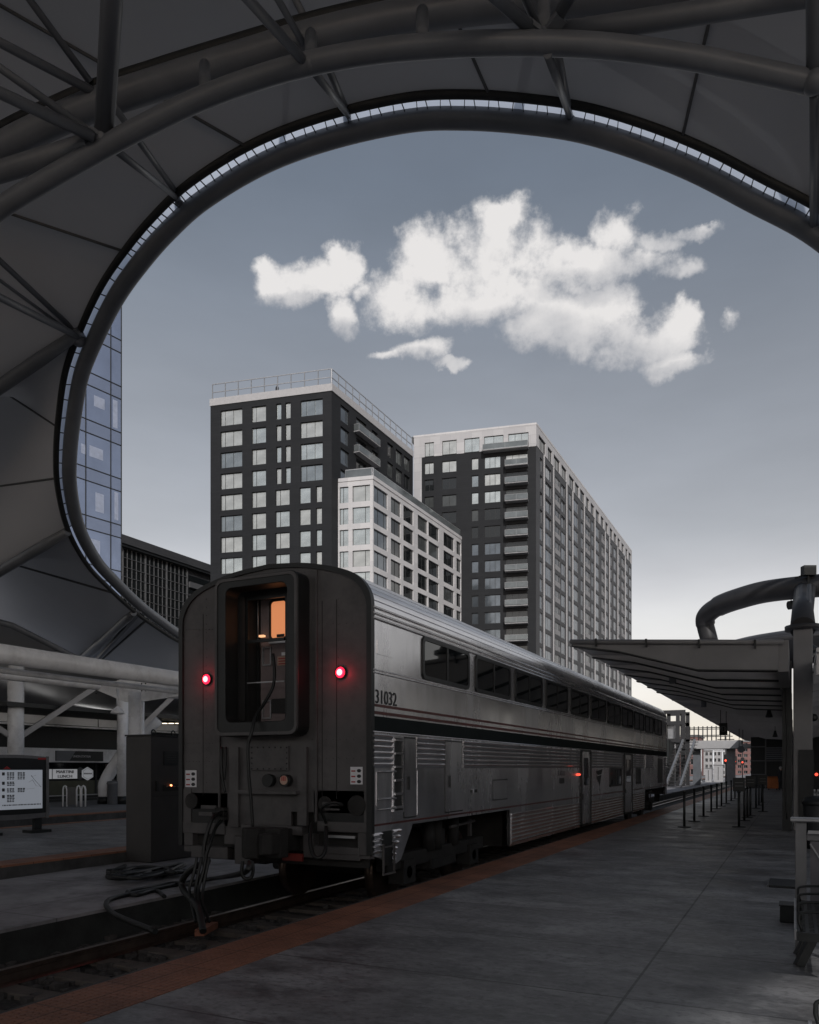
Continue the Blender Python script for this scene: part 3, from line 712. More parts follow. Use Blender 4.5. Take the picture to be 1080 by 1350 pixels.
# marker lamps
for px, py in ((272.5, 895.5), (449, 886.5)):
    c = ony(YN-.02, px, py)
    l_ = MB().lathe((0, 0, 0), [(.0, .03), (.03, .029), (.05, .023), (.063, .012), (.068, 0)], 20)
    l_.v = [(c.x+x, c.y-z, c.z+y) for x, y, z in l_.v]
    ml = l_.build('marker_light', M['redlamp'], train)
    k_ = MB().lathe((0, 0, 0), [(0, .038), (.022, .037), (.036, .034), (.042, .026)], 16); k_.v = [(c.x+x, c.y-z, c.z+y) for x, y, z in k_.v]
    k_.build('lens', M['lampcore'], ml)
    rg = MB().ring([(c.x+.082*math.cos(t*PI/12), c.z+.082*math.sin(t*PI/12)) for t in range(24)], [(c.x+.068*math.cos(t*PI/12), c.z+.068*math.sin(t*PI/12)) for t in range(24)], 'y', YN-.035, YN); rg.build('bezel', M['trainblack'], ml)
    pl_ = bpy.data.lights.new('marker_glow', 'POINT'); pl_.energy = 1.6; pl_.color = (1, .03, .06); pl_.shadow_soft_size = .05
    po_ = bpy.data.objects.new('marker_glow', pl_); COL.objects.link(po_); po_.parent = ml; po_.location = (c.x-BASE[train.name].x, c.y-.1-BASE[train.name].y, c.z-BASE[train.name].z)
for px in (268, 425, 444): 
    x = ony(YN, px, 900).x; MB().box(x-.004, x+.004, YN-.004, YN, 1.2, 3.75).build('weld_seam', M['underframe'], train)
rv = MB()
for px0, px1, py in ((246, 280, 980), (412, 484, 975), (246, 280, 1004), (412, 484, 1000), (246, 280, 830), (412, 484, 822)):
    for k in range(9):
        c = ony(YN, px0+(px1-px0)*k/8, py); rv.sphere((c.x, YN, c.z), .009, nu=6, nv=3)
for px in (268+4, 425-4, 446):
    for k in range(24):
        c = ony(YN, px, 790+k*11); rv.sphere((c.x, YN, c.z), .008, nu=6, nv=3)
rv.build('rivets', M['endgrey'], train)['kind'] = 'stuff'
# safety stickers on the end corners
for p0, p1, y0, y1 in ((244.5, 259, 1037.5, 1015.5), (462, 478, 1034, 1011)):
    u0, u1 = ony(YN-.006, p0, y0), ony(YN-.006, p1, y1)
    s_ = MB().box(u0.x, u1.x, YN-.006, YN-.001, u0.z, u1.z).build('safety_sticker', M['white'], train)
    w, h = u1.x-u0.x, u1.z-u0.z
    for k in range(3):
        MB().box(u0.x+w*.08, u0.x+w*.42, YN-.008, YN-.0065, u0.z+h*(.72-.31*k), u0.z+h*(.8-.31*k)).build('sticker_text', M['inkred'], s_)
        MB().prism([(u0.x+w*(.52+.38*math.cos(t)*.5+.2), u0.z+h*(.78-.31*k+.11*math.sin(t))) for t in [i*PI/3 for i in range(6)]], 'y', YN-.008, YN-.0065).build('sticker_pictogram', M['ink'], s_)
# lower end: bolted plate, receptacles, shelf, pockets, buffer beam, coupler
e_ = lambda px, py, y=YN: ony(y, px, py)
def ebox(px0, px1, py0, py1, y0, y1, name, m, bevel=0):
    u, w = e_(px0, py0, y0), e_(px1, py1, y0)
    return MB().box(u.x, w.x, y0, y1, u.z, w.z).build(name, M[m] if isinstance(m, str) else m, train, bevel=bevel)
bp_ = ebox(330, 380, 1016, 983, YN-.03, YN, 'bolted_plate', 'endgrey', .004)
bt = MB()
for k in range(7):
    for py in (985.5, 1013.5):
        c = e_(332+46*k/6, py, YN-.03); bt.sphere((c.x, c.y, c.z), .012, nu=8, nv=4)
for k in range(1, 4):
    for px in (332, 378):
        c = e_(px, 985.5+28*k/4, YN-.03); bt.sphere((c.x, c.y, c.z), .012, nu=8, nv=4)
bt.build('bolts', M['trainblack'], bp_)['kind'] = 'stuff'
def disc(px, py, r, y0, y1, name, m, parent=None):
    c = e_(px, py, y0)
    return MB().tube([(c.x, y0, c.z), (c.x, y1, c.z)], r, 18).build(name, M[m], parent or train)
disc(352, 1029, .085, YN-.09, YN, 'receptacle', 'trainblack')
rc = disc(374, 1029, .08, YN-.1, YN, 'receptacle', 'trainblack'); disc(374, 1028.5, .06, YN-.106, YN-.1, 'receptacle_cover', 'skin', rc)
c = e_(374, 1028.5, YN-.108)
for k in range(3): MB().box(c.x-.035+k*.025, c.x-.02+k*.025, c.y, c.y+.0015, c.z-.01, c.z+.05).build('receptacle_mark', M['inkred'], rc)
ebox(314, 390, 1046, 1042.5, YN-.14, YN, 'shelf', 'endgrey')
# recess pockets
bl = ebox(246, 300, 1087, 1046, YN+.0, YN+.02, 'corner_pocket', 'trainblack'); ebox(414, 480, 1084, 1043, YN+.0, YN+.02, 'corner_pocket', 'trainblack')
ebox(240, 296, 1098, 1086, YN-.02, YN+.12, 'end_sill', 'endgrey', .01); ebox(418, 486, 1096, 1085, YN-.02, YN+.12, 'end_sill', 'endgrey', .01)
for px0, px1 in ((240, 252), (480, 489)): ebox(px0, px1, 1087, 1040, YN-.012, YN+.1, 'corner_post', 'endgrey')
ebox(302, 314, 1090, 985, YN-.05, YN, 'guide_post', 'endgrey'); ebox(392, 404, 1088, 985, YN-.05, YN, 'guide_post', 'endgrey')
ebox(252, 300, 1130, 1117, YN-.02, YN+.1, 'lower_sill', 'endgrey', .01); ebox(414, 474, 1132, 1118, YN-.02, YN+.1, 'lower_sill', 'endgrey', .01)
ebox(243, 254, 1122, 1098, YN-.01, YN+.1, 'step_hanger', 'endgrey'); ebox(472, 488, 1132, 1096, YN-.01, YN+.1, 'step_hanger', 'endgrey'); ebox(400, 413, 1130, 1100, YN-.03, YN+.1, 'step_hanger', 'endgrey')
MB().box(XL+.1, XR-.1, YN+.1, YN+.14, .32, 1.04).build('end_underplate', M['underframe'], train)
ebox(428, 468, 1104, 1102.5, YN-.05, YN-.02, 'grab_iron', 'galv')
ebox(372, 398, 1134, 1126, YN-.1, YN-.06, 'red_reflector', mat('dull red', (.2, .03, .025), .5))
disc(428, 1060, .1, YN-.02, YN+.02, 'angle_cock', 'underframe'); disc(470, 1062, .13, YN-.02, YN+.02, 'angle_cock', 'underframe'); disc(252, 1056, .11, YN-.02, YN+.02, 'angle_cock', 'underframe')
for (x0, x1, y0, y1) in ((425, 450, 1062, 1058), (428, 447, 1068, 1066), (265, 285, 1066, 1062), (262, 280, 1075, 1071)): ebox(x0, x1, y0, y1, YN-.05, YN-.02, 'pipe_fitting', 'endgrey')
# coupler: shank, knuckle head, guard arm
c = e_(345, 1110, YN-.5)
cm = MB().beam((c.x+.05, YN+.3, c.z), (c.x+.05, YN-.3, c.z), .26, .3)
cm.prism([(c.x-.2, YN-.3), (c.x+.28, YN-.3), (c.x+.26, YN-.48), (c.x+.06, YN-.5), (c.x+.04, YN-.62), (c.x-.1, YN-.72), (c.x-.24, YN-.6)], 'z', c.z-.2, c.z+.18)
cp = cm.build('coupler', M['underframe'], train, bevel=.02)
MB().prism([(c.x+.08, YN-.49), (c.x+.27, YN-.47), (c.x+.27, YN-.66), (c.x+.18, YN-.74), (c.x+.08, YN-.68), (c.x+.16, YN-.6)], 'z', c.z-.14, c.z+.12).build('knuckle', M['underframe'], cp, bevel=.02)
ebox(309, 330, 1139, 1103, YN-.3, YN-.1, 'coupler_box', 'endgrey', .015)
ebox(318, 398, 1098, 1090, YN-.08, YN+.06, 'drawbar_carrier', 'endgrey')
def hang(pts, r, name='brake_hose', m='rubber'):
    MB().tube(spline([e_(*p) for p in pts], 6), r, 8).build(name, M[m], train)
hang([(412, 1085, YN-.05), (409, 1105, YN-.25), (412, 1125, YN-.35), (421, 1131, YN-.35), (429, 1120, YN-.25), (430, 1090, YN-.05)], .026)
hang([(430, 1085, YN-.03), (424, 1066, YN-.15), (440, 1058, YN-.15), (452, 1062, YN-.05)], .02)
hang([(292, 985, YN-.02), (292, 1010, YN-.06), (294, 1030, YN-.06), (297, 1045, YN-.05)], .02); hang([(298, 985, YN-.02), (297, 1010, YN-.07), (296, 1028, YN-.07)], .016)
hang([(293, 1072, YN-.05), (281, 1078, YN-.3), (274, 1095, YN-.4), (269, 1120, YN-.45), (270, 1150, YN-.5)], .028)
hang([(293, 1080, YN-.05), (284, 1092, YN-.25), (277, 1112, YN-.4), (268, 1140, YN-.5)], .025)
for px, py in ((294, 1067), (294, 1073), (294, 1079)): ebox(px-11, px+1, py+2, py-2, YN-.1, YN-.02, 'hose_bracket', 'underframe')
# ---- near side details
XO = XR
def spanel(y0, y1, z0, z1, t, name, m, parent=None, r=0, t0=0.):
    b = MB()
    if r: b.prism(rrect(y0, y1, z0, z1, r, 4), 'x', XO+t0, XO+t)
    else: b.box(XO+t0, XO+t, y0, y1, z0, z1)
    return b.build(name, M[m], parent or train)
for z0, z1, m, n in ((2.065, 2.25, 'band', 'dark_band'), (2.275, 2.315, 'redstripe', 'red_stripe'), (2.37, 2.405, 'redstripe', 'red_stripe'), (.86, .885, 'redstripe', 'sill_stripe')):
    spanel(YN+.02, YF-.02, z0, z1, .004, n, m)
for z in (2.8, 2.835, 2.055, 3.545, 3.62, 3.345+.14):
    MB().tube([(XO+.004, YN+.02, z), (XO+.004, YF-.02, z)], .011 if z < 3.4 else .02, 8).build('side_moulding', M['flute'], train)
rv = MB()
for k in range(300):
    y = YN+.06+k*.084; rv.sphere((XO+.002, y, 2.025), .009, nu=6, nv=3)
rv.build('rivet_row', M['stainless'], train)['kind'] = 'stuff'
# upper windows
wf = wp = None
for k in range(11):
    y0 = 10.1+2.06*k; y1 = y0+1.73
    if wf is None:
        wf = MB().ring(rrect(y0-.03, y1+.03, 2.86, 3.47, .1, 5), rrect(y0+.03, y1-.03, 2.915, 3.415, .07, 5), 'x', XO, XO+.022).build('side_window', M['trainblack'], train)
        wp = MB().prism(rrect(y0+.02, y1-.02, 2.905, 3.425, .07, 5), 'x', XO+.001, XO+.009).build('pane', M['cargl'], wf)
        wb = MB().box(XO+.009, XO+.02, (y0+y1)/2-.022, (y0+y1)/2+.022, 2.91, 3.42).build('window_bar', M['trainblack'], wf)
    else:
        c = copy_tree(wf, train); c.location.y += 2.06*k
ld = spanel(sy(497), sy(519), sz(497, 862), sz(497, 842), .006, 'builders_plate', 'stainless', r=.01)
# flute bands
def flutes(y0, y1, zs, name='fluted_panel', h=.028):
    b = MB()
    for z in zs:
        b.prism([(XO-.005, z-.045), (XO+.004, z-.04), (XO+h*.6, z), (XO+h, z+.012), (XO+h*.55, z+.024), (XO-.005, z+.028)], 'y', y0, y1)
    return b.build(name, M['flute'], train)
UZ = [2.0-.0735*k for k in range(6)]; LZ = [.72-.074*k for k in range(8)]
for y0, y1 in ((YN+.03, 9.17), (9.9, 10.85), (11.62, 19.2), (20.35, 24.65), (26.2, 28.3), (28.7, 30.2), (32.9, 33.85)): flutes(y0, y1, UZ)
for y0, y1 in ((13.98, 19.2), (20.35, 24.65), (26.2, 28.45)): flutes(y0, y1, LZ)
for k in range(4): 
    z = .755-.073*k
    MB().prism([(XO-.005, z-.03), (XO+.03, z), (XO-.005, z+.02)], 'y', YN+.01, 8.86).build('corner_flute', M['flute'], train)
for k in range(6):
    z = .765-.075*k
    MB().prism([(XO-.005, z-.03), (XO+.03, z), (XO-.005, z+.02)], 'y', 9.16, max(9.22, 9.4-.04*k)).build('corner_flute', M['flute'], train)
spanel(8.87, 9.15, .33, .78, .006, 'step_recess', 'trainblack')
stp = MB()
for y in (8.86, 9.16): stp.beam((XO+.03, y, .62), (XO+.03, y, .22), .02, .02)
stp.beam((XO+.03, 8.85, .23), (XO+.03, 9.17, .23), .03, .02); stp.beam((XO+.03, 8.85, .58), (XO+.03, 9.17, .58), .02, .02)
stp.build('stirrup_step', M['endgrey'], train)
# ladder slot with rungs, hand grabs
sl_ = spanel(9.2, 9.44, 1.03, 1.99, .006, 'ladder_slot', 'trainblack')
for k in range(6): MB().box(XO+.006, XO+.03, 9.2, 9.44, 1.06+.178*k, 1.09+.178*k).build('rung', M['flute'], sl_)
MB().ring(rrect(9.17, 9.47, 1.0, 2.02, .02, 2), rrect(9.2, 9.44, 1.03, 1.99, .02, 2), 'x', XO, XO+.02).build('ladder_frame', M['stainless'], sl_)
gp = spanel(8.72, 9.13, 1.09, 1.56, .01, 'hatch', 'stainless', r=.03)
for z in (1.55, 1.2, 1.07):
    MB().tube([(XO, 8.76, z), (XO+.05, 8.78, z), (XO+.05, 9.17, z), (XO, 9.19, z)], .011, 8).build('grab_iron', M['galv'], train)
# equipment doors with handles
for y0, y1, hy in ((9.5, 9.86, 9.6), (10.9, 11.58, 11.02)):
    d_ = spanel(y0, y1, .93, 1.995, .012, 'equipment_door', 'stainless', r=.015)
    MB().ring(rrect(y0-.02, y1+.02, .91, 2.015, .02, 2), rrect(y0, y1, .93, 1.995, .015, 2), 'x', XO, XO+.004).build('door_gap', M['trainblack'], d_)
    MB().box(XO+.012, XO+.03, hy, hy+.03, 1.3, 1.48).build('handle', M['trainblack'], d_)
spanel(9.92, 10.83, .93, 1.56, .008, 'access_panel', 'stainless', r=.012)
hp = spanel(13.0, 13.75, 1.04, 1.37, .01, 'access_hatch', 'stainless', r=.015)
MB().ring(rrect(12.98, 13.77, 1.02, 1.39, .02, 2), rrect(13.0, 13.75, 1.04, 1.37, .015, 2), 'x', XO, XO+.005).build('hatch_gap', M['trainblack'], hp)
spanel(11.95, 12.2, 1.19, 1.24, .015, 'filler_cap', 'trainblack'); spanel(12.0, 12.06, 1.19, 1.25, .018, 'filler_mark', 'white')
spanel(17.35, 17.72, 1.24, 1.36, .012, 'filler_cap', 'trainblack', r=.04)
# passenger doors
for y0, y1 in ((19.33, 20.26), (24.85, 26.05)):
    d_ = spanel(y0, y1, .2, 2.0, .014, 'passenger_door', 'stainless', r=.06)
    MB().ring(rrect(y0-.07, y1+.07, .14, 2.05, .08, 4), rrect(y0, y1, .2, 2.0, .06, 4), 'x', XO, XO+.035).build('door_seal', M['trainblack'], d_)
    MB().prism(rrect(y0+.25, y1-.22, 1.15, 1.85, .05, 4), 'x', XO+.014, XO+.02).build('door_window', M['cargl'], d_)
    MB().box(XO+.014, XO+.03, y0+.12, y0+.16, .8, .95).build('handle', M['trainblack'], d_)
for y0, y1 in ((22.75, 23.5), (23.58, 24.36), (26.95, 27.65)):
    w_ = MB().ring(rrect(y0-.03, y1+.03, 1.05, 1.6, .05, 3), rrect(y0+.03, y1-.03, 1.1, 1.55, .04, 3), 'x', XO, XO+.02).build('lower_window', M['trainblack'], train)
    MB().prism(rrect(y0+.02, y1-.02, 1.09, 1.56, .04, 3), 'x', XO+.001, XO+.008).build('pane', M['cargl'], w_)
spanel(31.5, 32.75, 1.0, 1.95, .008, 'louvre', 'trainblack')
c = Vector((XO, 18.95, 1.43)); MB().sphere((XO+.02, 18.95, 1.43), .032, nu=10, nv=6).build('door_lamp', M['smallred'], train); MB().sphere((XO+.02, 19.12, 1.43), .026, nu=10, nv=6).build('door_lamp', M['smallred'], train)
# maker's arrow mark and lettering
mk = MB(); mk.prism([(20.95, 1.5), (21.75, 1.56), (21.6, 1.42), (21.2, 1.4)], 'x', XO+.002, XO+.006); mk.prism([(21.0, 1.36), (21.6, 1.4), (21.4, 1.1)], 'x', XO+.002, XO+.006)
mk.build('arrow_mark', M['ink'], train)
def text_mesh(s, w, h, name, mt, parent, xf, font_h=1.0, extr=.004):
    """text as a mesh: unit text scaled to w x h, mapped by xf(u, v, d)"""
    cu = bpy.data.curves.new(name, 'FONT'); cu.body = s; cu.extrude = 0; cu.resolution_u = 3
    to = bpy.data.objects.new(name, cu); COL.objects.link(to)
    dg = bpy.context.evaluated_depsgraph_get(); dg.update()
    me = bpy.data.meshes.new_from_object(to.evaluated_get(dg)); bpy.data.objects.remove(to)
    xs = [v.co.x for v in me.vertices]; ys = [v.co.y for v in me.vertices]
    x0, x1, y0, y1 = min(xs), max(xs), min(ys), max(ys)
    m = MB(); m.v = [tuple(xf((v.co.x-x0)/(x1-x0)*w, (v.co.y-y0)/(y1-y0)*h)) for v in me.vertices]
    m.f = [tuple(p.vertices) for p in me.polygons]; m.sm = [False]*len(m.f)
    bpy.data.meshes.remove(me)
    return m.build(name, mt, parent, recalc=False)
y0, y1 = sy(494.5), sy(522.5); z0, z1 = sz(494.5, 927), sz(494.5, 908.5)
for dx, dzz in ((0, 0), (.014, 0)):
    text_mesh('31032', y1-y0, z1-z0, 'car_number', M['ink'], train, lambda u, v, dx=dx: (XO+.003+dx*.05, y0+u+dx, z0+v))
text_mesh('31032', .62, .1, 'car_number', M['ink'], train, lambda u, v: (XO+.003, 17.2+u, 1.42+v))
# hidden floor and trucks
MB().box(XL+.07, XR-.07, YN+.15, YF-.05, .83, .9).build('floor', M['underframe'], train)
MB().box(XL+.2, XR-.25, 14.2, 28.3, .1, .83).build('equipment_bay', M['underframe'], train)
for yc in (11.7, 31.0):
    tk = MB()
    for x in (XC-1.05, XC+1.05):
        tk.box(x-.1, x+.1, yc-1.9, yc+1.9, .12, .34); tk.box(x-.14, x+.14, yc-.5, yc+.5, .0, .16)
    tk.box(XC-1.1, XC+1.1, yc-.25, yc+.25, .1, .6)
    t_ = tk.build('truck', M['underframe'], train, bevel=.02)
    for dy in (-1.3, 1.3):
        for x in (XC-.755, XC+.755):
            MB().tube([(x-.07, yc+dy, .06), (x+.07, yc+dy, .06)], .455, 28).build('wheel', M['rail'], t_)
        MB().tube([(XC-1.2, yc+dy, .06), (XC+1.2, yc+dy, .06)], .09, 10).build('axle', M['underframe'], t_)
        MB().box(XC+.95, XC+1.2, yc+dy-.2, yc+dy+.2, -.1, .25).build('axle_box', M['underframe'], t_)
    for dy in (-.5, -.2, .5): MB().tube([(XC+1.13, yc+dy, .3), (XC+1.13, yc+dy, .75)], .1, 12).build('spring', M['underframe'], t_)
    MB().tube([(XC+1.2, yc+.2, .62), (XC+1.2, yc+1.3, .66)], .025, 8).build('damper', M['endgrey'], t_)
    MB().box(XC+1.15, XC+1.2, yc+1.1, yc+1.18, .4, .7).build('hanger', M['endgrey'], t_)
MB().prism(endpoly(XL, XR, .5, 9), 'y', YF-.03, YF).build('end_wall', M['endgrey'], train)
MB().ring([(x, z) for x, z in endo], [(XC+(x-XC)*.96, .5+(z-.5)*.985) for x, z in endo], 'y', YF-.03, YF+.02).build('end_frame', M['trainblack'], train)
MB().box(XR-.5, XR-.3, YF, YF+.25, .2, .9).build('step_post', M['underframe'], train)
# ------------------------------------------------------------------ buildings
UL = Vector((-.979, -.204, 0)); UV = Vector((0, 1, 0))
NF = Vector((.204, -.979, 0)); NS = Vector((1, 0, 0))        # outward normals of the camera-facing and track-facing walls
_wcache = {}
def window_mesh(w, h, bars, fm, gm):
    k = (round(w, 2), round(h, 2), tuple(round(b, 2) for b in bars), fm, gm)
    if k not in _wcache:
        f = MB(); t = .07
        f.box(0, w, -.0, .1, 0, t); f.box(0, w, 0, .1, h-t, h); f.box(0, t, .001, .099, t, h-t); f.box(w-t, w, .001, .099, t, h-t)
        for b in bars: f.box(w*b-.035, w*b+.035, .002, .098, t, h-t)
        p = MB(); p.box(t*.8, w-t*.8, .05, .06, t*.8, h-t*.8)
        ms = []
        for mb, n, m in ((f, 'window', fm), (p, 'pane', gm)):
            me = bpy.data.meshes.new(n); me.from_pydata(mb.v, [], mb.f); me.materials.append(M[m]); ms.append(me)
        _wcache[k] = ms
    return _wcache[k]
def put_window(parent, O, u, n, x0, x1, z0, z1, bars, fm, gm, rec=.22):
    """a recessed window as its own part (frame) with its pane"""
    if gm == 'glass_bright': gm = random.choice(['glass_bright']*5+['glass_bright_b']*3+['glass_bright_c'])
    elif gm == 'glass_dark': gm = random.choice(['glass_dark']*3+['glass_dark_b'])
    flip = u.cross(Vector((0, 0, 1))).dot(n) < 0
    me, mp = window_mesh(x1-x0, z1-z0, bars, fm, gm)
    b = BASE[parent.name]
    if not flip: org = Vector(O)+u*x0; ang = math.atan2(u.y, u.x)
    else: org = Vector(O)+u*x1; ang = math.atan2(-u.y, -u.x)
    o = bpy.data.objects.new('window', me); COL.objects.link(o); o.parent = parent
    p = org-n*rec
    o.location = (p.x-b.x, p.y-b.y, z0-b.z); o.rotation_euler = (0, 0, ang)
    q = bpy.data.objects.new('pane', mp); COL.objects.link(q); q.parent = o
    return o
def window_mb(fmb, gmb, O, u, n, x0, x1, z0, z1, bars, rec=.2):
    t = .08
    fmb.obox(O, u, n, z0, z0+t, x0, x1, -rec, -rec+.1); fmb.obox(O, u, n, z1-t, z1, x0, x1, -rec, -rec+.1)
    for a, b in [(x0, x0+t), (x1-t, x1)]+[(x0+(x1-x0)*k-.04, x0+(x1-x0)*k+.04) for k in bars]: fmb.obox(O, u, n, z0+t, z1-t, a, b, -rec, -rec+.098)
    gmb.obox(O, u, n, z0+.05, z1-.05, x0+.05, x1-.05, -rec+.03, -rec+.04)
def facade(mb, O, u, n, X, Z0, Z1, rects, rec=.3):
    O = Vector(O)
    xs = sorted({0., X}|{round(r[0], 3) for r in rects}|{round(r[1], 3) for r in rects})
    zs = sorted({Z0, Z1}|{round(r[2], 3) for r in rects}|{round(r[3], 3) for r in rects})
    ix = {x: i for i, x in enumerate(xs)}; iz = {z: i for i, z in enumerate(zs)}
    hole = set()
    for r in rects:
        for i in range(ix[round(r[0], 3)], ix[round(r[1], 3)]):
            for k in range(iz[round(r[2], 3)], iz[round(r[3], 3)]): hole.add((i, k))
    P = lambda x, z, d=0: (O.x+u.x*x+n.x*d, O.y+u.y*x+n.y*d, z)
    for k in range(len(zs)-1):
        i = 0
        while i < len(xs)-1:
            if (i, k) in hole: i += 1; continue
            j = i
            while j < len(xs)-1 and (j, k) not in hole: j += 1
            mb.add([P(xs[i], zs[k]), P(xs[j], zs[k]), P(xs[j], zs[k+1]), P(xs[i], zs[k+1])], [(0, 1, 2, 3)]); i = j
    for x0, x1, z0, z1 in [r[:4] for r in rects]:
        v = [P(x0, z0), P(x1, z0), P(x1, z1), P(x0, z1), P(x0, z0, -rec), P(x1, z0, -rec), P(x1, z1, -rec), P(x0, z1, -rec)]
        mb.add(v, [(0, 1, 5, 4), (1, 2, 6, 5), (2, 3, 7, 6), (3, 0, 4, 7), (4, 5, 6, 7)])
def slab_poly(mb, pts, z0, z1): mb.prism([(p.x, p.y) for p in pts], 'z', z0, z1)
def balcony(parent, O, u, n, x0, x1, z, d=1.4, h=1.05, post=2):
    s = MB(); s.obox(O, u, n, z-.18, z, x0, x1, 0.003, d)
    b = s.build('balcony', M['slab'], parent)
    g = MB(); g.obox(O, u, n, z+.08, z+h-.06, x0+.03, x1-.03, d-.05, d-.035); g.obox(O, u, n, z+.08, z+h-.06, x0+.03, x0+.045, .02, d-.06); g.obox(O, u, n, z+.08, z+h-.06, x1-.045, x1-.03, .02, d-.06)
    g.build('balustrade_glass', M['glass_rail'], b)
    r = MB(); r.obox(O, u, n, z+h-.06, z+h, x0, x1, d-.07, d-.02); r.obox(O, u, n, z+h-.06, z+h, x0, x0+.05, .01, d-.07); r.obox(O, u, n, z+h-.06, z+h, x1-.05, x1, .01, d-.07)
    for k in range(post+1): 
        x = x0+(x1-x0-.05)*k/post; r.obox(O, u, n, z, z+h-.061, x, x+.05, d-.069, d-.021)
    r.build('balustrade_rail', M['frame_white'], b)
# ---- charcoal tower
A0 = Vector((-62.4, 100.8, 0))
tw = thing('apartment_tower', A0, 'charcoal clad apartment tower with railed roof terrace, left of the white block', 'building')
def mx_(px, c, Z):            # distance from a corner along the left-going wall
    xc = (px-CX)/FPX; xr = (c-CX)/FPX*Z; return (xr-Z*xc)/(.969+.247*xc)
def sx_(px, a, s0):           # distance from a corner along the track-going wall
    Z = FPX*a/math.cos(TH)/(1047-px); return (Z-a*math.sin(TH))/math.cos(TH)-s0
f1 = []; spec = []
zr = lambda k: 57.3-3.295*k
for k in range(10):
    z1 = zr(k); z0 = z1-2.42
    cols = [(290.5, 319, (.42, .8)), (331.7, 350.3, (.7,))]
    if k < 4: cols += [(364, 370.5, ()), (376, 382.8, ()), (396, 425, (.36, .74))]
    else: cols += [(362.8, 381.4, (.68,)), (394.7, 409, ()), (416.4, 424, ())]
    for p0, p1, bars in cols:
        xa, xb = mx_(p1, 437, 118), mx_(p0, 437, 118)
        f1.append((xa, xb, z0, z1)); spec.append((xa, xb, z0, z1, tuple(1-b for b in bars), 'glass_bright'))
wl = MB(); facade(wl, A0, UL, NF, 20.1, 0, 58.2, f1)
f2 = []; spec2 = []
for k in range(7):
    z1 = zr(k); z0 = z1-2.42
    for xa, xb, bars, g in ((2.6, 5.2, (.7,), 'glass_mid'), (7.4, 10.7, (.5,), 'glass_dark'), (12.5, 14.6, (.5,), 'glass_dark'), (18.0, 20.2, (.3,), 'glass_dark'), (21.2, 23.7, (.5,), 'glass_dark'), (24.4, 26.8, (.5,), 'glass_dark')):
        f2.append((xa, xb, z0, z1)); spec2.append((xa, xb, z0, z1, bars, g))
facade(wl, A0, UV, NS, 28, 0, 58.2, f2)
B1 = A0+UL*20.1; C1 = A0+UV*28
wl.add([(B1.x, B1.y, 0), (B1.x, B1.y+28, 0), (B1.x, B1.y+28, 58.2), (B1.x, B1.y, 58.2), (C1.x, C1.y, 0), (C1.x, C1.y, 58.2)], [(0, 1, 2, 3), (1, 4, 5, 2)])
wl.build('wall', M['charcoal'], tw)
for s in spec: put_window(tw, A0, UL, NF, *s[:5], 'frame_black', s[5])
for s in spec2[:42]: put_window(tw, A0, UV, NS, *s[:5], 'frame_black', s[5])
rf = MB(); slab_poly(rf, [A0+NF*.12+NS*.12, A0+UV*28+NS*.12, B1+UV*28, B1+NF*.12-NS*.1], 58.2, 59.3); rf = rf.build('roof', M['fascia'], tw)
RH = 61.6
pm = None
def rail_run(parent, O, u, n, X, z0, z1, nn, off=-.1, m='galv'):
    for k in range(nn+1):
        p = Vector(O)+u*(X*k/nn)+n*off
        MB().beam((p.x, p.y, z0), (p.x, p.y, z1), .12, .12).build('railing_post', M[m], parent)
    r = MB()
    for z in (z1, z0+(z1-z0)*.45):
        a = Vector(O)+n*off; b = a+u*X; r.beam((a.x, a.y, z), (b.x, b.y, z), .1, .12)
    r.build('railing', M[m], parent)
rail_run(tw, A0, UL, NF, 19.8, 59.3, RH, 9); rail_run(tw, A0, UV, NS, 27.8, 59.3, RH, 13)
for z in (zr(0)-2.55, zr(1)-2.55): balcony(tw, A0, UV, NS, 6.6, 13.6, z, d=1.0)
bx = MB(); bx.obox(A0, UV, NS, 59.3, 61.0, 16, 22, -9, -6); bx.build('roof_plant', M['grey_clad'], tw)
# ---- white block
C2 = Vector((-56.9, 103.65, 0))
wbk = thing('apartment_block', C2, 'lower white gridded apartment block projecting from the charcoal tower', 'building')
zb = lambda k: 44.25-3.27*k
f1 = []; s1 = []; f2 = []; s2 = []
for k in range(9):
    z1 = zb(k); z0 = z1-2.45
    for p0, p1, bars in ((447, 458.6, (.4,)), (464, 487, (.72,))):
        xa, xb = mx_(p1, 491, 118), mx_(p0, 491, 118); f1.append((xa, xb, z0, z1)); s1.append((xa, xb, z0, z1, tuple(bars), 'glass_bright'))
    for j, (p0, p1) in enumerate(((492.8, 511.4), (515.5, 528.7), (532, 545.4), (551, 564), (565.3, 579), (585, 599), (602, 608))):
        xa, xb = max(.3, sx_(p0, 56.9, 103.65)), sx_(p1, 56.9, 103.65)
        f2.append((xa, xb, z0, z1)); s2.append((xa, xb, z0, z1, (.36, .8) if j == 0 else ((.5,) if j % 2 else (.33,)), 'glass_mid' if j == 0 else 'glass_dark'))
wl = MB(); facade(wl, C2, UL, NF, 5.55, 0, 45.0, f1); facade(wl, C2, UV, NS, 35.3, 0, 45.0, f2)
e = C2+UV*35.3
wl.add([(e.x, e.y, 0), (e.x-5.4, e.y, 0), (e.x-5.4, e.y, 45), (e.x, e.y, 45)], [(0, 1, 2, 3)])
wl.build('wall', M['white_clad'], wbk)
for s in s1: put_window(wbk, C2, UL, NF, *s[:5], 'frame_black', s[5])
for s in s2: put_window(wbk, C2, UV, NS, *s[:5], 'frame_black', s[5])
rf = MB(); slab_poly(rf, [C2+NF*.1+NS*.1, e+NS*.1, e-NS*5.4, C2+UL*5.5+NF*.1], 45.0, 45.55); rf.build('roof', M['white_clad'], wbk)
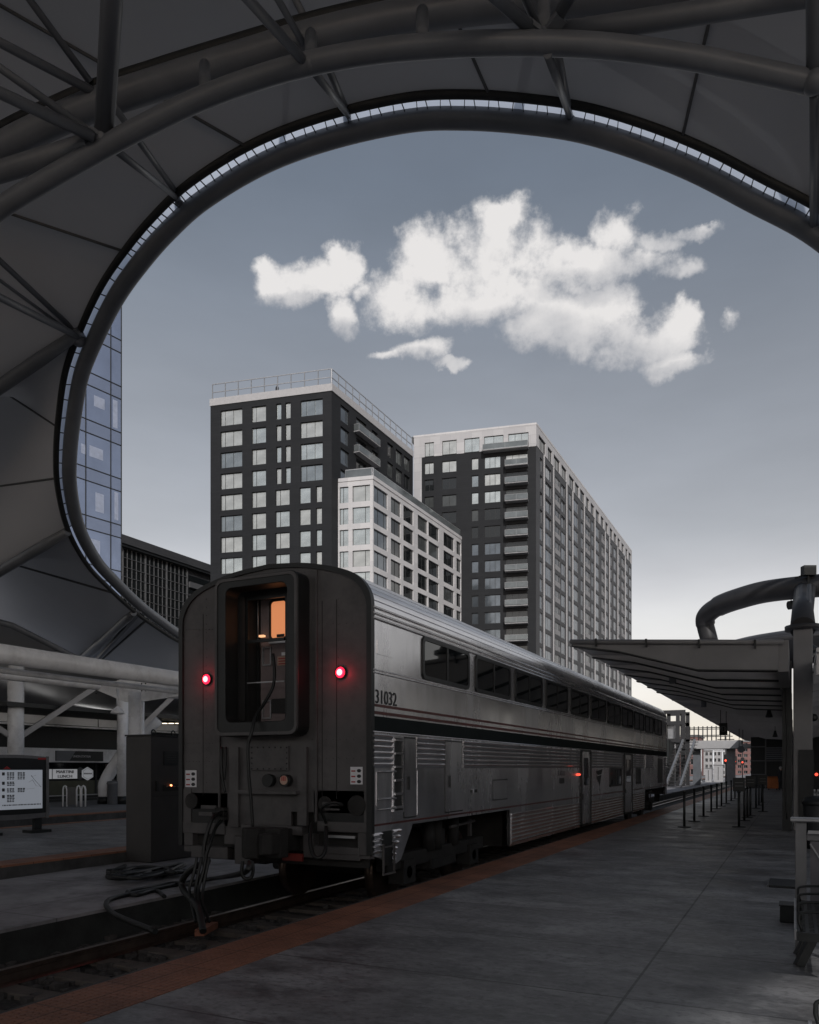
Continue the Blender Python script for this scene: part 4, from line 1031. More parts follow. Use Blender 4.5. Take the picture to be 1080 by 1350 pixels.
g = MB(); g.obox(C2, UL, NF, 45.56, 46.75, .15, 4.4, -.15, -.12); g.obox(C2, UV, NS, 45.56, 46.75, .15, 34.8, -.15, -.12); g.build('terrace_glass', M['glass_rail'], wbk)
rail_run(wbk, C2, UL, NF, 4.4, 45.55, 46.8, 3, off=-.2); rail_run(wbk, C2, UV, NS, 34.8, 45.55, 46.8, 14, off=-.2)
# ---- long tower
A3 = Vector((-43.1, 141.5, 0)); LL = 95.6
lt = thing('apartment_tower', A3, 'long grey apartment tower with white top storey and a stack of balconies at its corner', 'building')
zt = lambda k: 63.55-3.26*k
f1 = []; s1 = []; bal = []
for k in range(14):
    z1 = zt(k)+(.6 if k == 0 else 0); z0 = zt(k)-2.15
    cols = [(560, 572, (.5,)), (583, 602, (.5,)), (612, 632, (.5,)), (638, 663.6, (.5,)), (670, 696.7, (.33, .66))] if k == 0 else [(560, 572, (.5,)), (583, 602, (.5,)), (622, 631, ()), (639, 660, (.33, .66)), (667, 696, (.3, .6))]
    for j, (p0, p1, bars) in enumerate(cols):
        xa, xb = mx_(p1, 707, 146), mx_(p0, 707, 146); f1.append((xa, xb, z0-(.3 if j == 4 and k else 0), z1)); s1.append((xa, xb, z0-(.3 if j == 4 and k else 0), z1, tuple(bars), 'glass_bright' if (k < 2 or (j == 3 and k < 4) or (j == 2 and k < 4)) else ('glass_mid' if j < 4 and k > 5 else 'glass_dark')))  # brighter glass in steps paints the reflected sky above a reflected building
XF = mx_(545.5, 707, 146)
wl = MB(); facade(wl, A3, UL, NF, XF-1.6, 0, 61.55, [r for r in f1 if r[3] < 61.55]); 
f2 = []; s2 = []; cols = [(82,95,'n'),(110,140,'w'),(158,182,'b'),(188,208,'w'),(225,238,'n'),(248,272,'w'),(285,296,'n'),(308,330,'b'),(338,348,'n'),(358,376,'w'),(387,401,'b'),(408,420,'w'),(430,438,'n'),(447,460,'w'),(470,480,'w'),(486,500,'b'),(507,519,'w'),(524,535,'w')]
fins = []
top = [(75,110),(120,142),(150,180),(188,213),(225,250),(255,275),(280,302),(310,325),(333,350),(358,375),(383,397),(405,418),(427,441),(447,460),(466,478),(485,497),(505,515),(520,532)]
L2 = lambda c: sx_(c/3.75+690, 43.1, 141.5)
for k in range(1, 16):
    z1 = zt(k); z0 = z1-2.5
    for c0_, c1_, ty in cols:
        xa, xb = L2(c0_), L2(c1_)
        f2.append((xa, xb, z0, z1)); s2.append((xa, xb, z0, z1, (.5,) if ty != 'n' else (), ty, k))
for c0_, c1_ in top: f2.append((L2(c0_), L2(c1_), zt(0)-1.9, zt(0)+.6))
wl.build('wall', M['charcoal'], lt)
wl = MB(); facade(wl, A3, UV, NS, LL, 0, 61.55, [r for r in f2 if r[3] < 61.55]); 
e = A3+UV*LL; wl.add([(e.x, e.y, 0), (e.x-26, e.y-5, 0), (e.x-26, e.y-5, 61.5), (e.x, e.y, 61.5)], [(0, 1, 2, 3)])
wl.build('side_wall', M['grey_clad'], lt)
wl = MB()
O = A3+NF*.05
facade(wl, A3+NF*.06+NS*.06, UL, NF, XF, 61.56, 65.4, [r for r in f1 if r[3] > 61.55]); facade(wl, A3+NS*.06+NF*.06, UV, NS, LL+.1, 61.56, 65.4, [r for r in f2 if r[3] > 61.55])
b = A3+UL*XF; e2_ = A3+UV*LL
wl.obox(A3+UL*(XF-1.62), UL, NF, 0, 61.555, 0, 1.62, -.6, .03)
wl.add([(A3.x, A3.y, 61.5), (b.x, b.y, 61.5), (b.x, b.y+6, 61.5), (e2_.x-1, e2_.y, 61.5)], [(0, 1, 2, 3)])
wl.build('top_storey', M['top_clad'], lt)
rf = MB(); slab_poly(rf, [A3+NF*.1+NS*.1, e2_+NS*.1, e2_-NS*24, A3+UL*XF+UV*5, A3+UL*XF+NF*.1], 65.4, 65.75); rf.build('roof', M['white_clad'], lt)
rp_ = MB(); rp_.obox(A3, UL, NF, 65.75, 66.3, .8, 8.5, -3, -2.5); rp_.obox(A3, UL, NF, 65.75, 66.2, 9.5, 18.5, -3, -2.5); rp_.obox(A3, UL, NF, 65.75, 66.9, 22, 24.5, -6, -3); rp_.build('roof_plant', M['gasket'], lt)
n_part = 0
for s in s1:
    if s[3] > 61.55 or True:
        put_window(lt, A3+(NF*.06+NS*.06 if s[3] > 61.55 else Vector((0, 0, 0))), UL, NF, *s[:5], 'frame_black', s[5]); n_part += 1
for (a, b, z0, z1) in [r for r in f2 if r[3] > 61.55]:
    put_window(lt, A3+NF*.06+NS*.06, UV, NS, a, b, z0, z1, (.5,), 'frame_black', 'glass_dark'); n_part += 1
fmb = MB(); gmb = MB(); gdk = MB()
for s in s2:
    if n_part < 99 and s[5] != 'b' and s[0] < 20:
        put_window(lt, A3, UV, NS, *s[:5], 'frame_white', 'glass_mid'); n_part += 1
    else: window_mb(fmb, gdk if s[5] == 'b' else gmb, A3, UV, NS, *s[:5])
for mb_, nm, m_ in ((fmb, 'far_window_frames', 'frame_white'), (gmb, 'far_window_glass', 'glass_mid'), (gdk, 'balcony_door_glass', 'glass_dark')):
    mb_.build(nm, M[m_], lt)['kind'] = 'stuff'
# white piers and balcony fronts on the long side
for c_ in (101, 148, 213, 243, 300, 353, 404, 425, 466, 503):
    x = L2(c_); MB().obox(A3, UV, NS, 0, 61.5, x-.12, x+.12, .003, .22).build('pier', M['fascia'], lt)
bm_ = MB()
for c0_, c1_, ty in cols:
    if ty != 'b': continue
    for k in range(1, 16):
        xa, xb = L2(c0_), L2(c1_); bm_.obox(A3, UV, NS, zt(k)-2.5, zt(k)-1.5, xa, xb, -.08, .05)
bm_.build('balcony_fronts', M['slab'], lt)['kind'] = 'stuff'
for k in range(14):
    xa, xb = mx_(697, 707, 146), mx_(667 if k else 638, 707, 146)
    balcony(lt, A3+(NF*.06 if k == 0 else Vector((0, 0, 0))), UL, NF, xa, xb, zt(k)-2.45, d=1.5)
# ---- blue glass tower
GD = Vector((.144, .989, 0)).normalized(); GN = Vector((GD.y, -GD.x, 0))
G0 = W(160, 600, 60); G0.z = 0
gt = thing('glass_tower', G0, 'tall blue glass office tower at left edge, partly hidden behind the canopy tube', 'building')
GU = -GD; GL = 32.0
def gx(px):       # metres back from the right edge along the facade
    k = (px-CX)/FPX; d = FW+RT*k
    # intersect camera ray with facade line
    den = d.x*GU.y-d.y*GU.x
    return (d.y*G0.x-d.x*G0.y)/(d.x*GU.y-d.y*GU.x) if abs(den) > 1e-9 else 0
mull = [0, gx(146), gx(113)]
mull += [mull[-1]+(mull[2]-mull[1])*k for k in range(1, 5)]
GL = mull[-1]
zf = [30.7-3.53*k for k in range(-6, 9)]
bd = MB(); bd.obox(G0, GU, GN, -.5, 58, 0, GL, -14, -.05); bd.build('core', M['grey_clad'], gt)
vg = MB(); li = MB()
for i, (xa, xb) in enumerate(zip(mull, mull[1:])):
    for z in zf:
        p = MB(); p.obox(G0, GU, GN, z-3.53+.03, z-.97-.03, xa+.03, xb-.03, -.04, .0); p.build('window', M['glass_blue'], gt)
        p = MB(); p.obox(G0, GU, GN, z-.97+.03, z-.03, xa+.03, xb-.03, -.04, .0); p.build('spandrel_glass', M['glass_blue2'], gt)
ml_ = MB()
for xa in mull: ml_.obox(G0, GU, GN, -.4, 57, xa-.025, xa+.025, -.04, .05)
for z in zf:
    for zz in (z, z-.97): ml_.obox(G0, GU, GN, zz-.03, zz+.03, 0, GL, -.045, .04)
ml_.build('mullion_grid', M['gasket'], gt)
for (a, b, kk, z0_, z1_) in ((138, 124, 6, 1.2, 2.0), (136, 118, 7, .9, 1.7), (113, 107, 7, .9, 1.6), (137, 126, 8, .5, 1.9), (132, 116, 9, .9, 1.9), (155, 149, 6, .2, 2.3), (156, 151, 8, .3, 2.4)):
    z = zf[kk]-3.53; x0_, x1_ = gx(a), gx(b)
    MB().obox(G0, GU, GN, z+z0_, z+z1_, x0_, x1_, .001, .006).build('blind', mat('pale blind', (.33, .365, .46), .35) if 'pale blind' not in bpy.data.materials else bpy.data.materials['pale blind'], gt)  # pale rectangles on the glass paint interior light and reflections
# ---- dark gridded block between the glass tower and the charcoal tower
D0 = Vector((-107.8, 100, 0))
dk = thing('office_block', D0, 'dark glazed office block with flat grey roof edge, behind the blue glass tower', 'building')
MB().obox(D0, UV, NS, -.5, 41.5, 0, 60, -20, -.2).build('wall', M['grey_clad'], dk)
MB().obox(D0, UV, NS, 41.5, 43.0, -1, 62, -21, .9).build('roof', M['grey_clad'], dk)
MB().obox(D0, UV, NS, 41.0, 41.5, -1, 62, -.15, .7).build('roof_soffit', M['frame_black'], dk)
pn = MB(); mm = MB(); mj = MB()
sd_ = lambda px: sx_(px, 107.8, 100)
maj = [sd_(192)-(sd_(220)-sd_(192))*k for k in range(8, 0, -1)]+[sd_(192), sd_(220), sd_(247)]
for a, b in zip(maj, maj[1:]):
    for k in range(1, 5): x = a+(b-a)*k/5; mm.obox(D0, UV, NS, 0, 41, x-.04, x+.04, -.1, .04)
    for z in [40.9-4.1*k for k in range(10)]:
        g_ = MB(); g_.obox(D0, UV, NS, z-4.0, z, a+.1, b-.1, -.12, -.1); g_.build('window', M['glass_dark'], dk)
for x in maj: mj.obox(D0, UV, NS, 0, 41.2, x-.12, x+.12, -.1, .12)
for k in range(24): mm.obox(D0, UV, NS, 41-1.72*k-.05, 41-1.72*k+.05, 0, maj[-1], -.1, .05)
mm.build('glazing_bars', M['mull'], dk); mj.build('column_strips', M['mull'], dk)
for k in range(9):
    z = 40.2-4.1*k
    MB().obox(D0, UV, NS, z-3.9, z-.3, maj[-1]+.5, 60, -.19, -.12).build('terrace_glass', M['glass_dark'], dk)
    MB().obox(D0, UV, NS, z-2.8, z-1.7, maj[-1]+.5, 60, -.1, .3).build('terrace_front', M['mull'], dk)
# ------------------------------------------------------------------ right platform: winged platform canopy
pc = thing('platform_canopy', (.2, 18, 0), 'winged dark platform canopy on steel columns along the right platform, ribs under its roof', 'canopy')
SY0, SY1 = 18.2, 92.0
def wing_z(x):  # underside of the roof sheet, rising towards the track edge
    return 4.17+(.35)*((-.3-x)/4.38)**1.0
rows = []
tip, root = -4.68, -.3
sh = MB()
prof = [(tip, wing_z(tip)), (root, wing_z(root)), (root, wing_z(root)+.1), (tip, wing_z(tip)+.06)]
sh.prism(prof, 'y', SY0, SY1); sh.build('roof', M['paint_wing'], pc)
MB().prism([(.45, 4.17), (5.2, 4.5), (5.2, 4.56), (.45, 4.27)], 'y', SY0+1.5, SY1).build('roof', M['paint_wing'], pc)
# rounded edge tube
MB().tube([(tip-.02, SY0-.03, wing_z(tip)+.03), (root+.1, SY0-.03, wing_z(root)+.05)], .055, 10).build('front_gutter', M['paint_front'], pc)
MB().tube([(tip-.02, SY0, wing_z(tip)+.03), (tip-.02, SY1, wing_z(tip)+.03)], .05, 10).build('edge_tube', M['paint_wing'], pc)
for k in range(4):
    x = -4.1+k*1.12; MB().box(x-.02, x+.02, SY0-.1, SY0-.02, wing_z(x)-.08, wing_z(x)+.1).build('gutter_clip', M['gasket'], pc)
rib0 = None
for k in range(35):
    y = SY0+.1+2.1*k
    if y > SY1: break
    if rib0 is None:
        b = MB(); b.prism([(tip+.0, wing_z(tip)-.004), (root, wing_z(root)-.004), (root, wing_z(root)-.52), (root-1.6, wing_z(root)-.42), (-3.6, wing_z(-3.6)-.17), (tip, wing_z(tip)-.06)], 'y', y-.09, y+.09)
        rib0 = b.build('rib', M['paint_front'], pc)
        b = MB(); b.prism([(tip, wing_z(tip)-.062), (-3.6, wing_z(-3.6)-.172), (root-1.6, wing_z(root)-.422), (root, wing_z(root)-.522), (root, wing_z(root)-.545), (root-1.6, wing_z(root)-.445), (-3.6, wing_z(-3.6)-.195), (tip, wing_z(tip)-.085)], 'y', y-.15, y+.15); rib_sh = b.build('rib_flange', M['gasket'], pc)  # dark strip under the rib paints its shadow line
        b = MB(); b.prism([(.45, 4.16), (5.2, 4.49), (5.2, 4.42), (.45, 3.68)], 'y', y+1.5, y+1.68); rib1 = b.build('rib', M['paint_wing'], pc)
    else:
        for r_ in (rib0, rib1, rib_sh) if k < 7 else ((rib0, rib1) if k % 2 == 0 else (rib1,)):
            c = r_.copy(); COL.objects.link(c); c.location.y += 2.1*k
            if k == 1 and r_ is rib0: c.data = c.data.copy(); c.data.materials[0] = M['paint_wing']; ribm = c.data
            elif r_ is rib0: c.data = ribm
MB().box(root-.02, root+.2, SY0+.1, SY1, 3.62, 4.28).build('spine_beam', M['paint_front'], pc)
col0 = None
for k in range(9):
    y = 22.4+8.4*k
    if col0 is None:
        col0 = MB().box(-.02, .42, y-.25, y+.25, 0, 5.2).build('column', M['paint_front'], pc, bevel=.02)
        fl0 = MB().box(.1, .44, y-.29, y-.254, 0, 2.05).build('column_cover_plate', M['gasket'], pc)
        dp = MB().tube([(-.11, y-.2, 0), (-.11, y-.2, 4.2)], .05, 10).build('downpipe', M['galv'], pc)
        kb = MB().box(-.26, -.06, y-.27, y-.1, 0, .36).build('column_base_box', M['black'], pc)
        cd = MB().tube(spline([(-.16, y-.3, 4.0), (-.19, y-.3, 3.2), (-.15, y-.3, 2.2), (-.2, y-.3, 1.2), (-.16, y-.3, .3)], 5), .018, 6).build('conduit', M['gasket'], pc)
    else:
        for r_ in (col0, dp):
            c = r_.copy(); COL.objects.link(c); c.location.y += 8.4*k
MB().box(-.27, -.05, 22.1, 22.15, 0, 4.3).build('column_flange', M['gasket'], pc)
pc2 = copy_tree(pc); pc2.location.x += 13.5; pc2['label'] = 'second platform canopy on the next platform to the right, beyond the frame edge'  # unseen copy added to darken what the lower car side reflects
# equipment hung below the wing
def under(px, py, s): return ony(s, px, py)
spk_pts = [(1007, 914, 27), (1014, 941, 33), (1022, 968, 45)]
for (px, py, s), w_ in zip(spk_pts, ('nearest', 'middle', 'farthest')):
    p = under(px, py, s); t = thing('pendant_speaker', p, f'small dark cone loudspeaker hanging under the platform canopy, {w_} of three', 'loudspeaker', 'loudspeakers under the platform canopy')
    MB().lathe(p, [(.0, .2), (.05, .18), (.09, .02), (.13, -.1), (.12, -.14), (0, -.15)], 14).build('housing', M['black'], t)
    zt_ = wing_z(p.x); MB().tube([(p.x, p.y, p.z+.15), (p.x, p.y, zt_+.02)], .012, 6).build('rod', M['gasket'], t)
for (px, py, s), w_ in zip(((887, 894, 24.5), (928, 927, 33.2)), ('nearer', 'farther')):
    p = under(px, py, s); t = thing('downlight', p, f'grey cylinder downlight under the platform canopy wing, {w_} of the pair', 'light', 'cylinder downlights')
    MB().tube([(p.x, p.y, p.z-.16), (p.x, p.y, p.z+.16)], .1, 16).build('housing', M['steel_dark'], t)
    MB().tube([(p.x, p.y, p.z+.16), (p.x, p.y, wing_z(p.x)+.02)], .02, 8).build('stem', M['steel_dark'], t)
p0, p1 = under(948.3, 969, 36.5), under(959, 953, 36.5)
t = thing('hanging_sign', ((p0.x+p1.x)/2, p0.y, p0.z), 'square black hanging sign with a pale round emblem below the canopy', 'sign')
MB().box(p0.x, p1.x, p0.y, p0.y+.12, p0.z, p1.z).build('panel', M['black'], t, bevel=.01)
cx_, cz_ = (p0.x+p1.x)/2, (p0.z+p1.z)/2
MB().ring([(cx_+.13*math.cos(i*PI/10), cz_+.13*math.sin(i*PI/10)) for i in range(20)], [(cx_+.1*math.cos(i*PI/10), cz_+.1*math.sin(i*PI/10)) for i in range(20)], 'y', p0.y-.006, p0.y-.001).build('emblem', M['mull'], t)
for dx in (-.06, .04): MB().box(cx_+dx, cx_+dx+.03, p0.y-.006, p0.y-.001, cz_-.07, cz_+.07).build('emblem_bar', M['mull'], t)
for x in (p0.x+.05, p1.x-.05): MB().tube([(x, p0.y+.06, p1.z), (x, p0.y+.06, wing_z(x)+.01)], .015, 6).build('rod', M['black'], t)
# far clock-like hanger
p = under(977, 988, 60); t = thing('hanging_clock', p, 'small round grey clock hanging on two rods far along the canopy', 'clock')
MB().tube([(p.x, p.y-.06, p.z), (p.x, p.y+.06, p.z)], .24, 20).build('case', M['steel_dark'], t)
for dx in (-.12, .12): MB().tube([(p.x+dx, p.y, p.z+.2), (p.x+dx, p.y, wing_z(p.x))], .02, 6).build('rod', M['gasket'], t)
# ------------------------------------------------------------------ bent tube of the hall behind, leaning mast and dome roof
bt_ = thing('bent_tube_frame', (1.0, 28, 0), 'thick dark bent steel tube above the platform canopy, ending in a leaning post', 'roof frame')
lp = [(1300,766,22.5),(1180,767,23.5),(1110,770,24.3),(1060,774,25),(1010,780,25.8),(975,789,26.6),(948,799,27.4),(932,811,28),(930,823,28.2),(934,840,28.2),(941,868,28.2)]
MB().tube([W(*p) for p in spline(lp, 6)], [.36]*37+[.33]*12+[.3]*(len(spline(lp, 6))-49), 20).build('tube', M['paint_dark'], bt_)  # canopy paint darkened here, the backlit shade is put into the colour
a = W(1058, 776, 25.1); b = onx(.2, 1052, 880); b = Vector((.2, 22.4, 5.15))
MB().tube([a, b], [.24, .3], 16).build('leaning_post', M['paint_dark'], bt_)
a = W(1072, 770, 24.9); MB().tube([a, (.32, 22.4, 5.1)], .09, 10).build('leaning_post', M['paint_dark'], bt_)
MB().tube([(.2, 22.4, 5.1), (.2, 22.4, 5.22)], .42, 16).build('post_collar', M['paint_dark'], bt_)
dm = thing('membrane_roof', W(1090, 858, 40), 'low dark domed membrane roof rising behind the platform canopy', 'roof')
c = W(1090, 858, 42); MB().sphere((c.x, c.y, c.z-.05), 6.3, 6.3, .95, nu=40, nv=8, vmin=0).build('membrane', M['paint_dark'], dm)
rgp = [(c.x+6.3*math.cos(i*PI/20), c.y+6.3*math.sin(i*PI/20), c.z-.05) for i in range(40)]
MB().tube(rgp, .12, 8, closed=True).build('ring_beam', M['paint_dark'], dm)
for ax, ay in ((-4.2, -4.2), (4.2, -4.2), (4.2, 4.2), (-4.2, 4.2)):
    if ax < 0: continue
    MB().tube([(c.x+ax, c.y+ay, 0), (c.x+ax, c.y+ay, c.z)], .2, 10).build('column', M['paint_dark'], dm)
# lamps and devices on the tube
p = W(1047, 797, 25.4); t = thing('hanging_speaker', p, 'small dark drum loudspeaker hanging below the bent tube', 'loudspeaker')
MB().tube([p+RT*-.18+Vector((0, 0, -.03)), p+RT*.18+Vector((0, 0, .03))], .14, 16).build('drum', M['black'], t)
for d in (-.1, .1): MB().tube([p+RT*d, p+RT*(d*.9)+Vector((0, 0, .3))], .015, 6).build('bracket', M['gasket'], t)
p = W(1066, 753, 24.6); t = thing('floodlight', p, 'small square black floodlight on top of the bent tube', 'floodlight')
fb = MB(); fb.obox(p, RT, -FW, p.z-.14, p.z+.16, -.19, .19, -.12, .12); fb.build('housing', M['black'], t)
MB().beam(p+Vector((0, 0, -.4)), p+Vector((0, 0, -.12)), .05, .05).build('bracket', M['gasket'], t)
MB().tube([p+RT*-.2+Vector((0, 0, -.14)), p+RT*-.42+Vector((0, 0, -.22))], .03, 6).build('cable_arm', M['gasket'], t)
p = W(1068, 858, 22); t = thing('dome_lamp', p, 'dark bell-shaped camera dome hanging on a long rod beside the column', 'security camera')
MB().lathe(p, [(.03, .3), (.07, .2), (.1, .16), (.24, .06), (.26, 0), (.22, -.06), (.1, -.08)], 20).build('shade', M['black'], t)
MB().sphere((p.x, p.y, p.z-.1), .11, nu=14, nv=8).build('globe', M['cargl'], t)
MB().tube([p+Vector((0, 0, .28)), W(1067, 770, 22)], .05, 10).build('rod', M['steel_dark'], t)
p = W(1073, 946, 20.5); t = thing('pendant_lamp', p, 'small black round lamp hanging on a cable right of the column', 'lamp')
MB().sphere(p, .1, nu=12, nv=8).build('globe', M['black'], t); MB().tube(spline([p, p+Vector((-.06, 0, .3)), p+Vector((-.03, 0, .7))], 4), .012, 6).build('cable', M['black'], t)
# ------------------------------------------------------------------ stanchions
def stanchion(p, label, grp, head=False, h=.98):
    t = thing('stanchion', (0, 0, 0), label, 'stanchion', grp)
    MB().lathe((0, 0, 0), [(0, .025), (.16, .022), (.175, .008), (.175, 0)], 20).build('base', M['black'], t)
    MB().tube([(0, 0, .02), (0, 0, h)], .034, 12).build('post', M['black'], t)
    MB().tube([(0, 0, h-.06), (0, 0, h+.01)], .045, 12).build('belt_cassette', M['black'], t)
    if head:
        hd = MB().box(-.15, .15, -.02, .02, h-.02, h+.35).build('sign_holder', M['black'], t, bevel=.012)
        for k in range(2): MB().box(-.1, .1, -.0225, -.0205, h+.12+.09*k, h+.135+.09*k).build('text_line', M['mull'], hd)
    t.location = p; return t
gl, gr = 'plain stanchions in a line beside the track', 'stanchions down the middle of the platform'
s0 = None
ordn = ['first and nearest', 'second', 'third', 'fourth', 'fifth', 'sixth', 'seventh', 'eighth', 'ninth', 'tenth']
for k, y in enumerate((22.2, 24.65, 27.4, 30.2, 32.6, 34.9, 37.6, 40.8, 43.6)):
    lb = f'slim black post of the row nearest the orange strip, {ordn[k]} from the camera'
    if s0 is None: s0 = stanchion((-2.65, y, 0), lb, gl)
    else: c = copy_tree(s0); c.location = (-2.65-.01*k, y, 0); c['label'] = lb
s1_ = stanchion((-1.33, 22.85, 0), 'black post carrying a square sign holder, the nearest with a sign', gr, True)
for y, lb in ((28.3, 'black post carrying a square sign holder, second of the signed posts'), (31.2, 'black post carrying a square sign holder, farthest of the signed posts')):
    c = copy_tree(s1_); c.location = (-1.3 if y < 30 else -1.02, y, 0); c['label'] = lb
for k, y in enumerate((25.6, 27.3, 33.6, 36.5, 39.5)):
    c = copy_tree(s0); c.location = (-1.34, y, 0); c['group'] = gr; c['label'] = f'plain black post in the middle row behind the first sign, {ordn[k] if k else "first"} of five'
# ------------------------------------------------------------------ person far along the platform
def person(loc, label, h=1.68, rz=0.):
    """one continuous skinned body: standing, weight on both feet, arms relaxed"""
    t = thing('person', (0, 0, 0), label, 'person')
    J = {}
    V = [('pelvis', 0, 0, .93, .125), ('waist', 0, 0, 1.05, .115), ('chest', 0, .0, 1.28, .14), ('neck0', 0, 0, 1.42, .075), ('neck', 0, .01, 1.49, .055), ('head0', 0, -.015, 1.57, .085), ('head1', 0, -.01, 1.67, .085), ('crown', 0, 0, 1.725, .05)]
    for s, n in ((-1, 'l'), (1, 'r')):
        V += [(n+'hip', .095*s, 0, .88, .095), (n+'knee', .11*s, -.015, .48, .06), (n+'ank', .115*s, .02, .09, .042), (n+'toe', .13*s, -.15, .04, .035),
              (n+'sho', .175*s, 0, 1.39, .065), (n+'elb', .235*s, .02, 1.11, .045), (n+'wri', .24*s, -.08, .87, .03), (n+'hand', .235*s, -.1, .78, .03)]
        for k, (dx, dy, l) in enumerate(((-.01, -.03, .07), (0, -.012, .085), (0, .006, .08), (0, .022, .06))):
            V.append((n+'f%d' % k, (.235+dx)*s, -.1+dy, .78-l, .009))
        V.append((n+'th', .2*s, -.135, .76, .011))
    E_ = [('pelvis', 'waist'), ('waist', 'chest'), ('chest', 'neck0'), ('neck0', 'neck'), ('neck', 'head0'), ('head0', 'head1'), ('head1', 'crown')]
    for n in 'lr':
        E_ += [('pelvis', n+'hip'), (n+'hip', n+'knee'), (n+'knee', n+'ank'), (n+'ank', n+'toe'), ('chest', n+'sho'), (n+'sho', n+'elb'), (n+'elb', n+'wri'), (n+'wri', n+'hand'), (n+'hand', n+'th')]+[(n+'hand', n+'f%d' % k) for k in range(4)]
    idx = {v[0]: i for i, v in enumerate(V)}; s = h/1.75
    me = bpy.data.meshes.new('body'); me.from_pydata([(v[1]*s, v[2]*s, v[3]*s) for v in V], [(idx[a], idx[b]) for a, b in E_], [])
    o = bpy.data.objects.new('body', me); COL.objects.link(o); o.parent = t
    sk = o.modifiers.new('skin', 'SKIN'); sk.use_smooth_shade = True
    if not me.skin_vertices: me.attributes  # layer is made with the modifier below
    return t, o, V, s
def finish_person(t, o, V, s):
    # Skin radii layer through bmesh, then bake the surface into a plain mesh
    import bmesh
    bm = bmesh.new(); bm.from_mesh(o.data); lay = bm.verts.layers.skin.verify()
    bm.verts.ensure_lookup_table()
    for i, v in enumerate(V):
        bm.verts[i][lay].radius = (v[4]*s, v[4]*s*(.8 if v[0] in ('chest', 'waist', 'pelvis') else 1)); bm.verts[i][lay].use_root = (i == 0)
    bm.to_mesh(o.data); bm.free()
    ss = o.modifiers.new('sub', 'SUBSURF'); ss.levels = 1; ss.render_levels = 1
    dg = bpy.context.evaluated_depsgraph_get(); dg.update()
    me = bpy.data.meshes.new_from_object(o.evaluated_get(dg)); o.modifiers.clear(); o.data = me
    me.materials.clear(); me.materials.append(M['cloth']); me.materials.append(M['skin'])
    for p in me.polygons:
        p.use_smooth = True; z = p.center.z/s; p.material_index = 1 if z > 1.5 or (z < .83 and abs(p.center.x)/s > .17) else 0
def make_person(loc, label, h=1.68, rz=0.):
    t, o, V, s = person(loc, label, h, rz); finish_person(t, o, V, s)
    hr = MB().sphere((0, .015*s, 1.665*s), .105*s, .115*s, .1*s, nu=14, nv=8, vmin=.0); hr.sphere((0, .04*s, 1.64*s), .1*s, .09*s, .09*s)
    hr.build('hair', M['hair'], t)
    fc = MB()
    for sx in (-.035, .035): fc.sphere((sx*s, -.093*s, 1.625*s), .012*s, nu=6, nv=4)
    fc.build('eye', M['ink'], t); MB().sphere((0, -.105*s, 1.595*s), .013*s, .02*s, .02*s, nu=6, nv=4).build('nose', M['skin'], t)
    ct = MB()
    ct.grid([[(r*math.cos(k*PI/8)*s, r*.72*math.sin(k*PI/8)*s, z*s) for k in range(17)] for r, z in ((.2, .62), (.195, .8), (.185, 1.0), (.2, 1.2), (.215, 1.36), (.15, 1.44), (.07, 1.47))])
    ct.build('coat', M['cloth'], t)
    t.location = loc; t.rotation_euler.z = rz
    return t
p = gnd(1029.5, 1042); make_person((p.x, p.y, 0), 'person in dark clothes and pale cap standing by the orange bin', 1.66, 2.6)
p = gnd(1019, 1041.5); t = thing('waste_cart', (p.x, p.y, 0), 'orange plastic cart standing on the platform in front of the dark kiosk', 'cart')
MB().box(p.x-.36, p.x+.36, p.y-.3, p.y+.3, .1, .92).build('body', M['orange'], t, bevel=.05); MB().box(p.x-.38, p.x+.38, p.y-.32, p.y+.32, .922, .98).build('lid', mat('dark orange lid', (.3, .09, .03), .6), t, bevel=.02)
for d in (-.25, .25): MB().tube([(p.x+d-.03, p.y-.2, .09), (p.x+d+.03, p.y-.2, .09)], .09, 12).build('wheel', M['black'], t)
# kiosk closing the platform
ks_ = thing('platform_kiosk', (-1.2, 66, 0), 'dark platform kiosk with thin white frame lines under the far end of the canopy', 'kiosk')
kx0, kx1 = ony(66, 990, 1000).x, ony(66, 1037, 1000).x
MB().box(kx0, kx1+2.5, 66, 72, 0, 3.95).build('body', M['black'], ks_)
kf = MB()
for px in (1009.5,): x = ony(66, px, 1000).x; kf.box(x-.05, x+.05, 65.93, 65.999, 0, 3.9)
for py in (984.5, 1003, 1021): z = ony(66, 1000, py).z; kf.box(kx0, ony(66, 1035 if py == 1003 else 1009, 1000).x, 65.92, 65.99, z-.04, z+.04)
kf.build('frame', M['mull'], ks_)
lv = MB()
for k in range(6): z = ony(66, 1020, 986+2.8*k).z; lv.box(ony(66, 1010.5, 1000).x, ony(66, 1034, 1000).x, 65.9, 65.99, z-.05, z+.05)
lv.build('louvre', M['steel_dark'], ks_)
# ------------------------------------------------------------------ railing, benches, boxes at the right
t = thing('platform_railing', (.3, 7.9, 0), 'grey steel railing with translucent infill panel behind the bench at right edge', 'railing')
p = onx(.03, 1048, 1200); YB = 7.75
fr = MB(); x0 = ony(YB, 1048.5, 1100).x
zr_ = lambda py: ony(YB, 1050, py).z
fr.box(x0, x0+.09, YB, YB+.07, 0, zr_(1083)); fr.box(x0+1.5, x0+1.59, YB, YB+.07, 0, zr_(1083)); fr.box(x0+.09, x0+1.5, YB+.01, YB+.06, zr_(1108), zr_(1098))
fr.build('frame', M['benchgrey'], t, bevel=.006)
MB().box(x0-.04, x0+1.65, YB-.08, YB+.12, zr_(1083)+.002, zr_(1078)).build('top_rail', M['galv'], t, bevel=.01)
MB().box(x0+.1, x0+1.5, YB-.06, YB-.02, zr_(1098), zr_(1094)).build('hand_rail', M['galv'], t)
